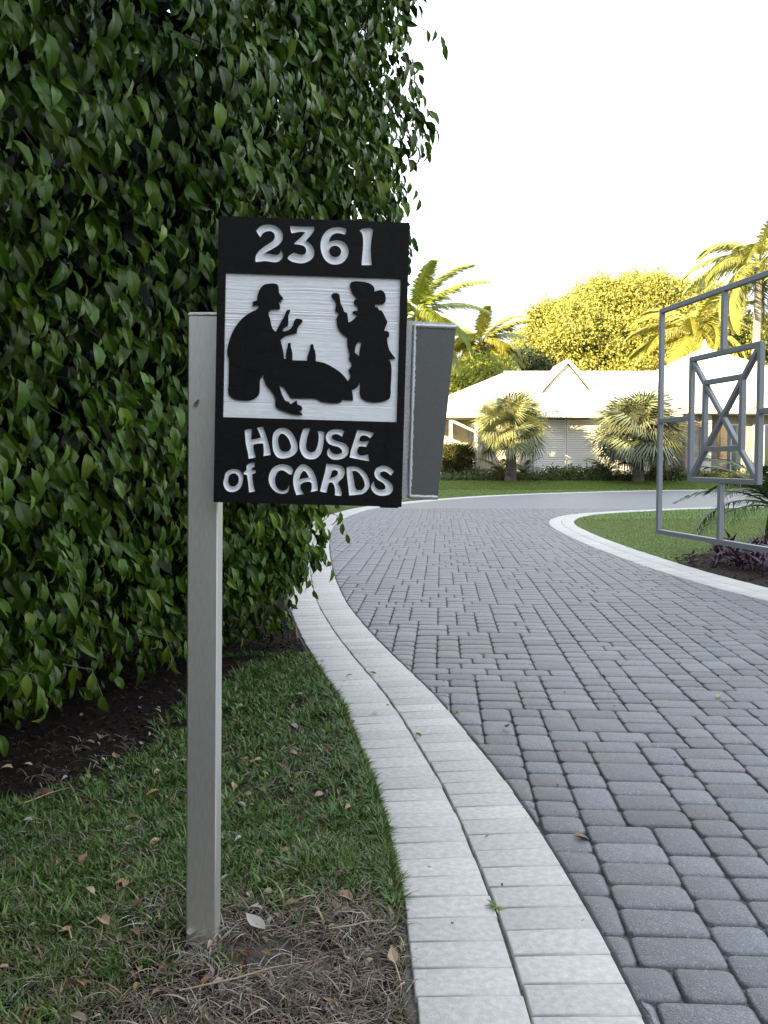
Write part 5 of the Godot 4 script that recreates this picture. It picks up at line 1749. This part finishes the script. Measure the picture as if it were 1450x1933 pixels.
	plane("dormer_slope", [P.call(7.75, 4.66, -46.9), P.call(9.25, 6.34, -46.9), P.call(9.25, 6.34, -51.0), P.call(7.75, 4.66, -47.8)], 0.07, M.roof, t)
	plane("dormer_slope", [P.call(10.75, 4.66, -46.9), P.call(9.25, 6.34, -46.9), P.call(9.25, 6.34, -51.0), P.call(10.75, 4.66, -47.8)], 0.07, M.roof, t)
	var gd := MB.new()
	gd.prism(PackedVector2Array([Vector2(7.95 - c.x, 4.5 - c.y), Vector2(10.55 - c.x, 4.5 - c.y), Vector2(9.25 - c.x, 6.1 - c.y)]), -47.5 - c.z, -47.2 - c.z)
	var gable := obj("gable_louvre", gd.mesh(), M.panel, t)
	for k in 11:
		var y := 4.72 + k * 0.1
		var hw := 1.22 * (6.03 - y) / 1.53
		if hw < 0.08:
			continue
		part("slat", P.call(9.25, y, -47.17), Vector3(hw * 2.0, 0.055, 0.02), M.trim, gable, Basis(Vector3.RIGHT, -0.45))
	for sg in [-1.0, 1.0]:
		var rk := MB.new()
		rk.bar(P.call(9.25 + sg * 1.5, 4.58, -46.95), P.call(9.25 + sg * 0.02, 6.24, -46.95), 0.16, 0.06)
		obj("rake_board", rk.mesh(), M.trim, t)
	# wing roof
	var top: Vector3 = P.call(17.14, 7.28, -50)
	plane("roof_slope", [P.call(14.25, 3.8, -43.95), P.call(24.4, 3.8, -43.95), top], 0.08, M.roof, t)
	plane("roof_slope", [P.call(14.25, 3.8, -43.95), top, P.call(10.4, 3.8, -56)], 0.08, M.roof, t)
	plane("roof_slope", [P.call(24.4, 3.8, -43.95), top, P.call(24.4, 3.8, -56)], 0.08, M.roof, t)
	plane("roof_slope", [P.call(10.4, 3.8, -56), P.call(24.4, 3.8, -56), top], 0.08, M.roof, t)
	var fin := MB.new()
	fin.tube(PackedVector3Array([top, top + Vector3.UP * 0.25, top + Vector3.UP * 0.4]), PackedFloat32Array([0.16, 0.1, 0.03]), 8)
	obj("finial", fin.mesh(), M.trim, t)
	# solid body behind the fronts
	wall.call("body", 4.7, 14.5, base, 3.3, -46.5, 8.0, M.wall)
	wall.call("body", 14.7, 24.0, base, 3.4, -46.0, 9.5, M.wall)

# ----------------------------------------------------------------
func _ready() -> void:
	noise.seed = 17
	noise.frequency = 0.01
	noise.fractal_octaves = 3
	var cam := Camera3D.new()
	cam.position = EYE
	cam.rotation = Vector3(-PITCH, 0, 0)
	cam.fov = 57.82
	cam.near = 0.05
	cam.far = 900.0
	cam.current = true
	add_child(cam)
	var env := Environment.new()
	env.background_mode = Environment.BG_SKY
	var sky := Sky.new()
	var sm := ProceduralSkyMaterial.new()
	sm.sky_top_color = Color(0.42, 0.46, 0.525).linear_to_srgb()
	sm.sky_horizon_color = Color(0.46, 0.47, 0.49).linear_to_srgb()
	sm.sky_curve = 0.18
	sm.ground_horizon_color = Color(0.2, 0.2, 0.18).linear_to_srgb()
	sm.ground_bottom_color = Color(0.1, 0.1, 0.08).linear_to_srgb()
	sm.sun_angle_max = 20.0
	sm.energy_multiplier = 1.0
	sky.sky_material = sm
	env.sky = sky
	env.tonemap_mode = Environment.TONE_MAPPER_LINEAR
	env.tonemap_exposure = 4.7
	env.sdfgi_enabled = true
	env.ssao_enabled = true
	env.ssil_enabled = true
	var we := WorldEnvironment.new()
	we.environment = env
	add_child(we)
	var sun := DirectionalLight3D.new()
	sun.name = "sun"
	sun.light_color = Color(1.0, 0.9, 0.66)
	sun.light_energy = 1.6
	sun.light_angular_distance = 0.5
	sun.shadow_enabled = true
	sun.look_at_from_position(Vector3.ZERO, Vector3(0.62, -0.25, -0.74))
	add_child(sun)
	make_materials()
	build_drive()
	build_ground()
	build_house()
	build_hedge()
	build_gate()
	build_sign()
	build_far_plants()
	build_shade()
	build_near_plants()
	build_grass()
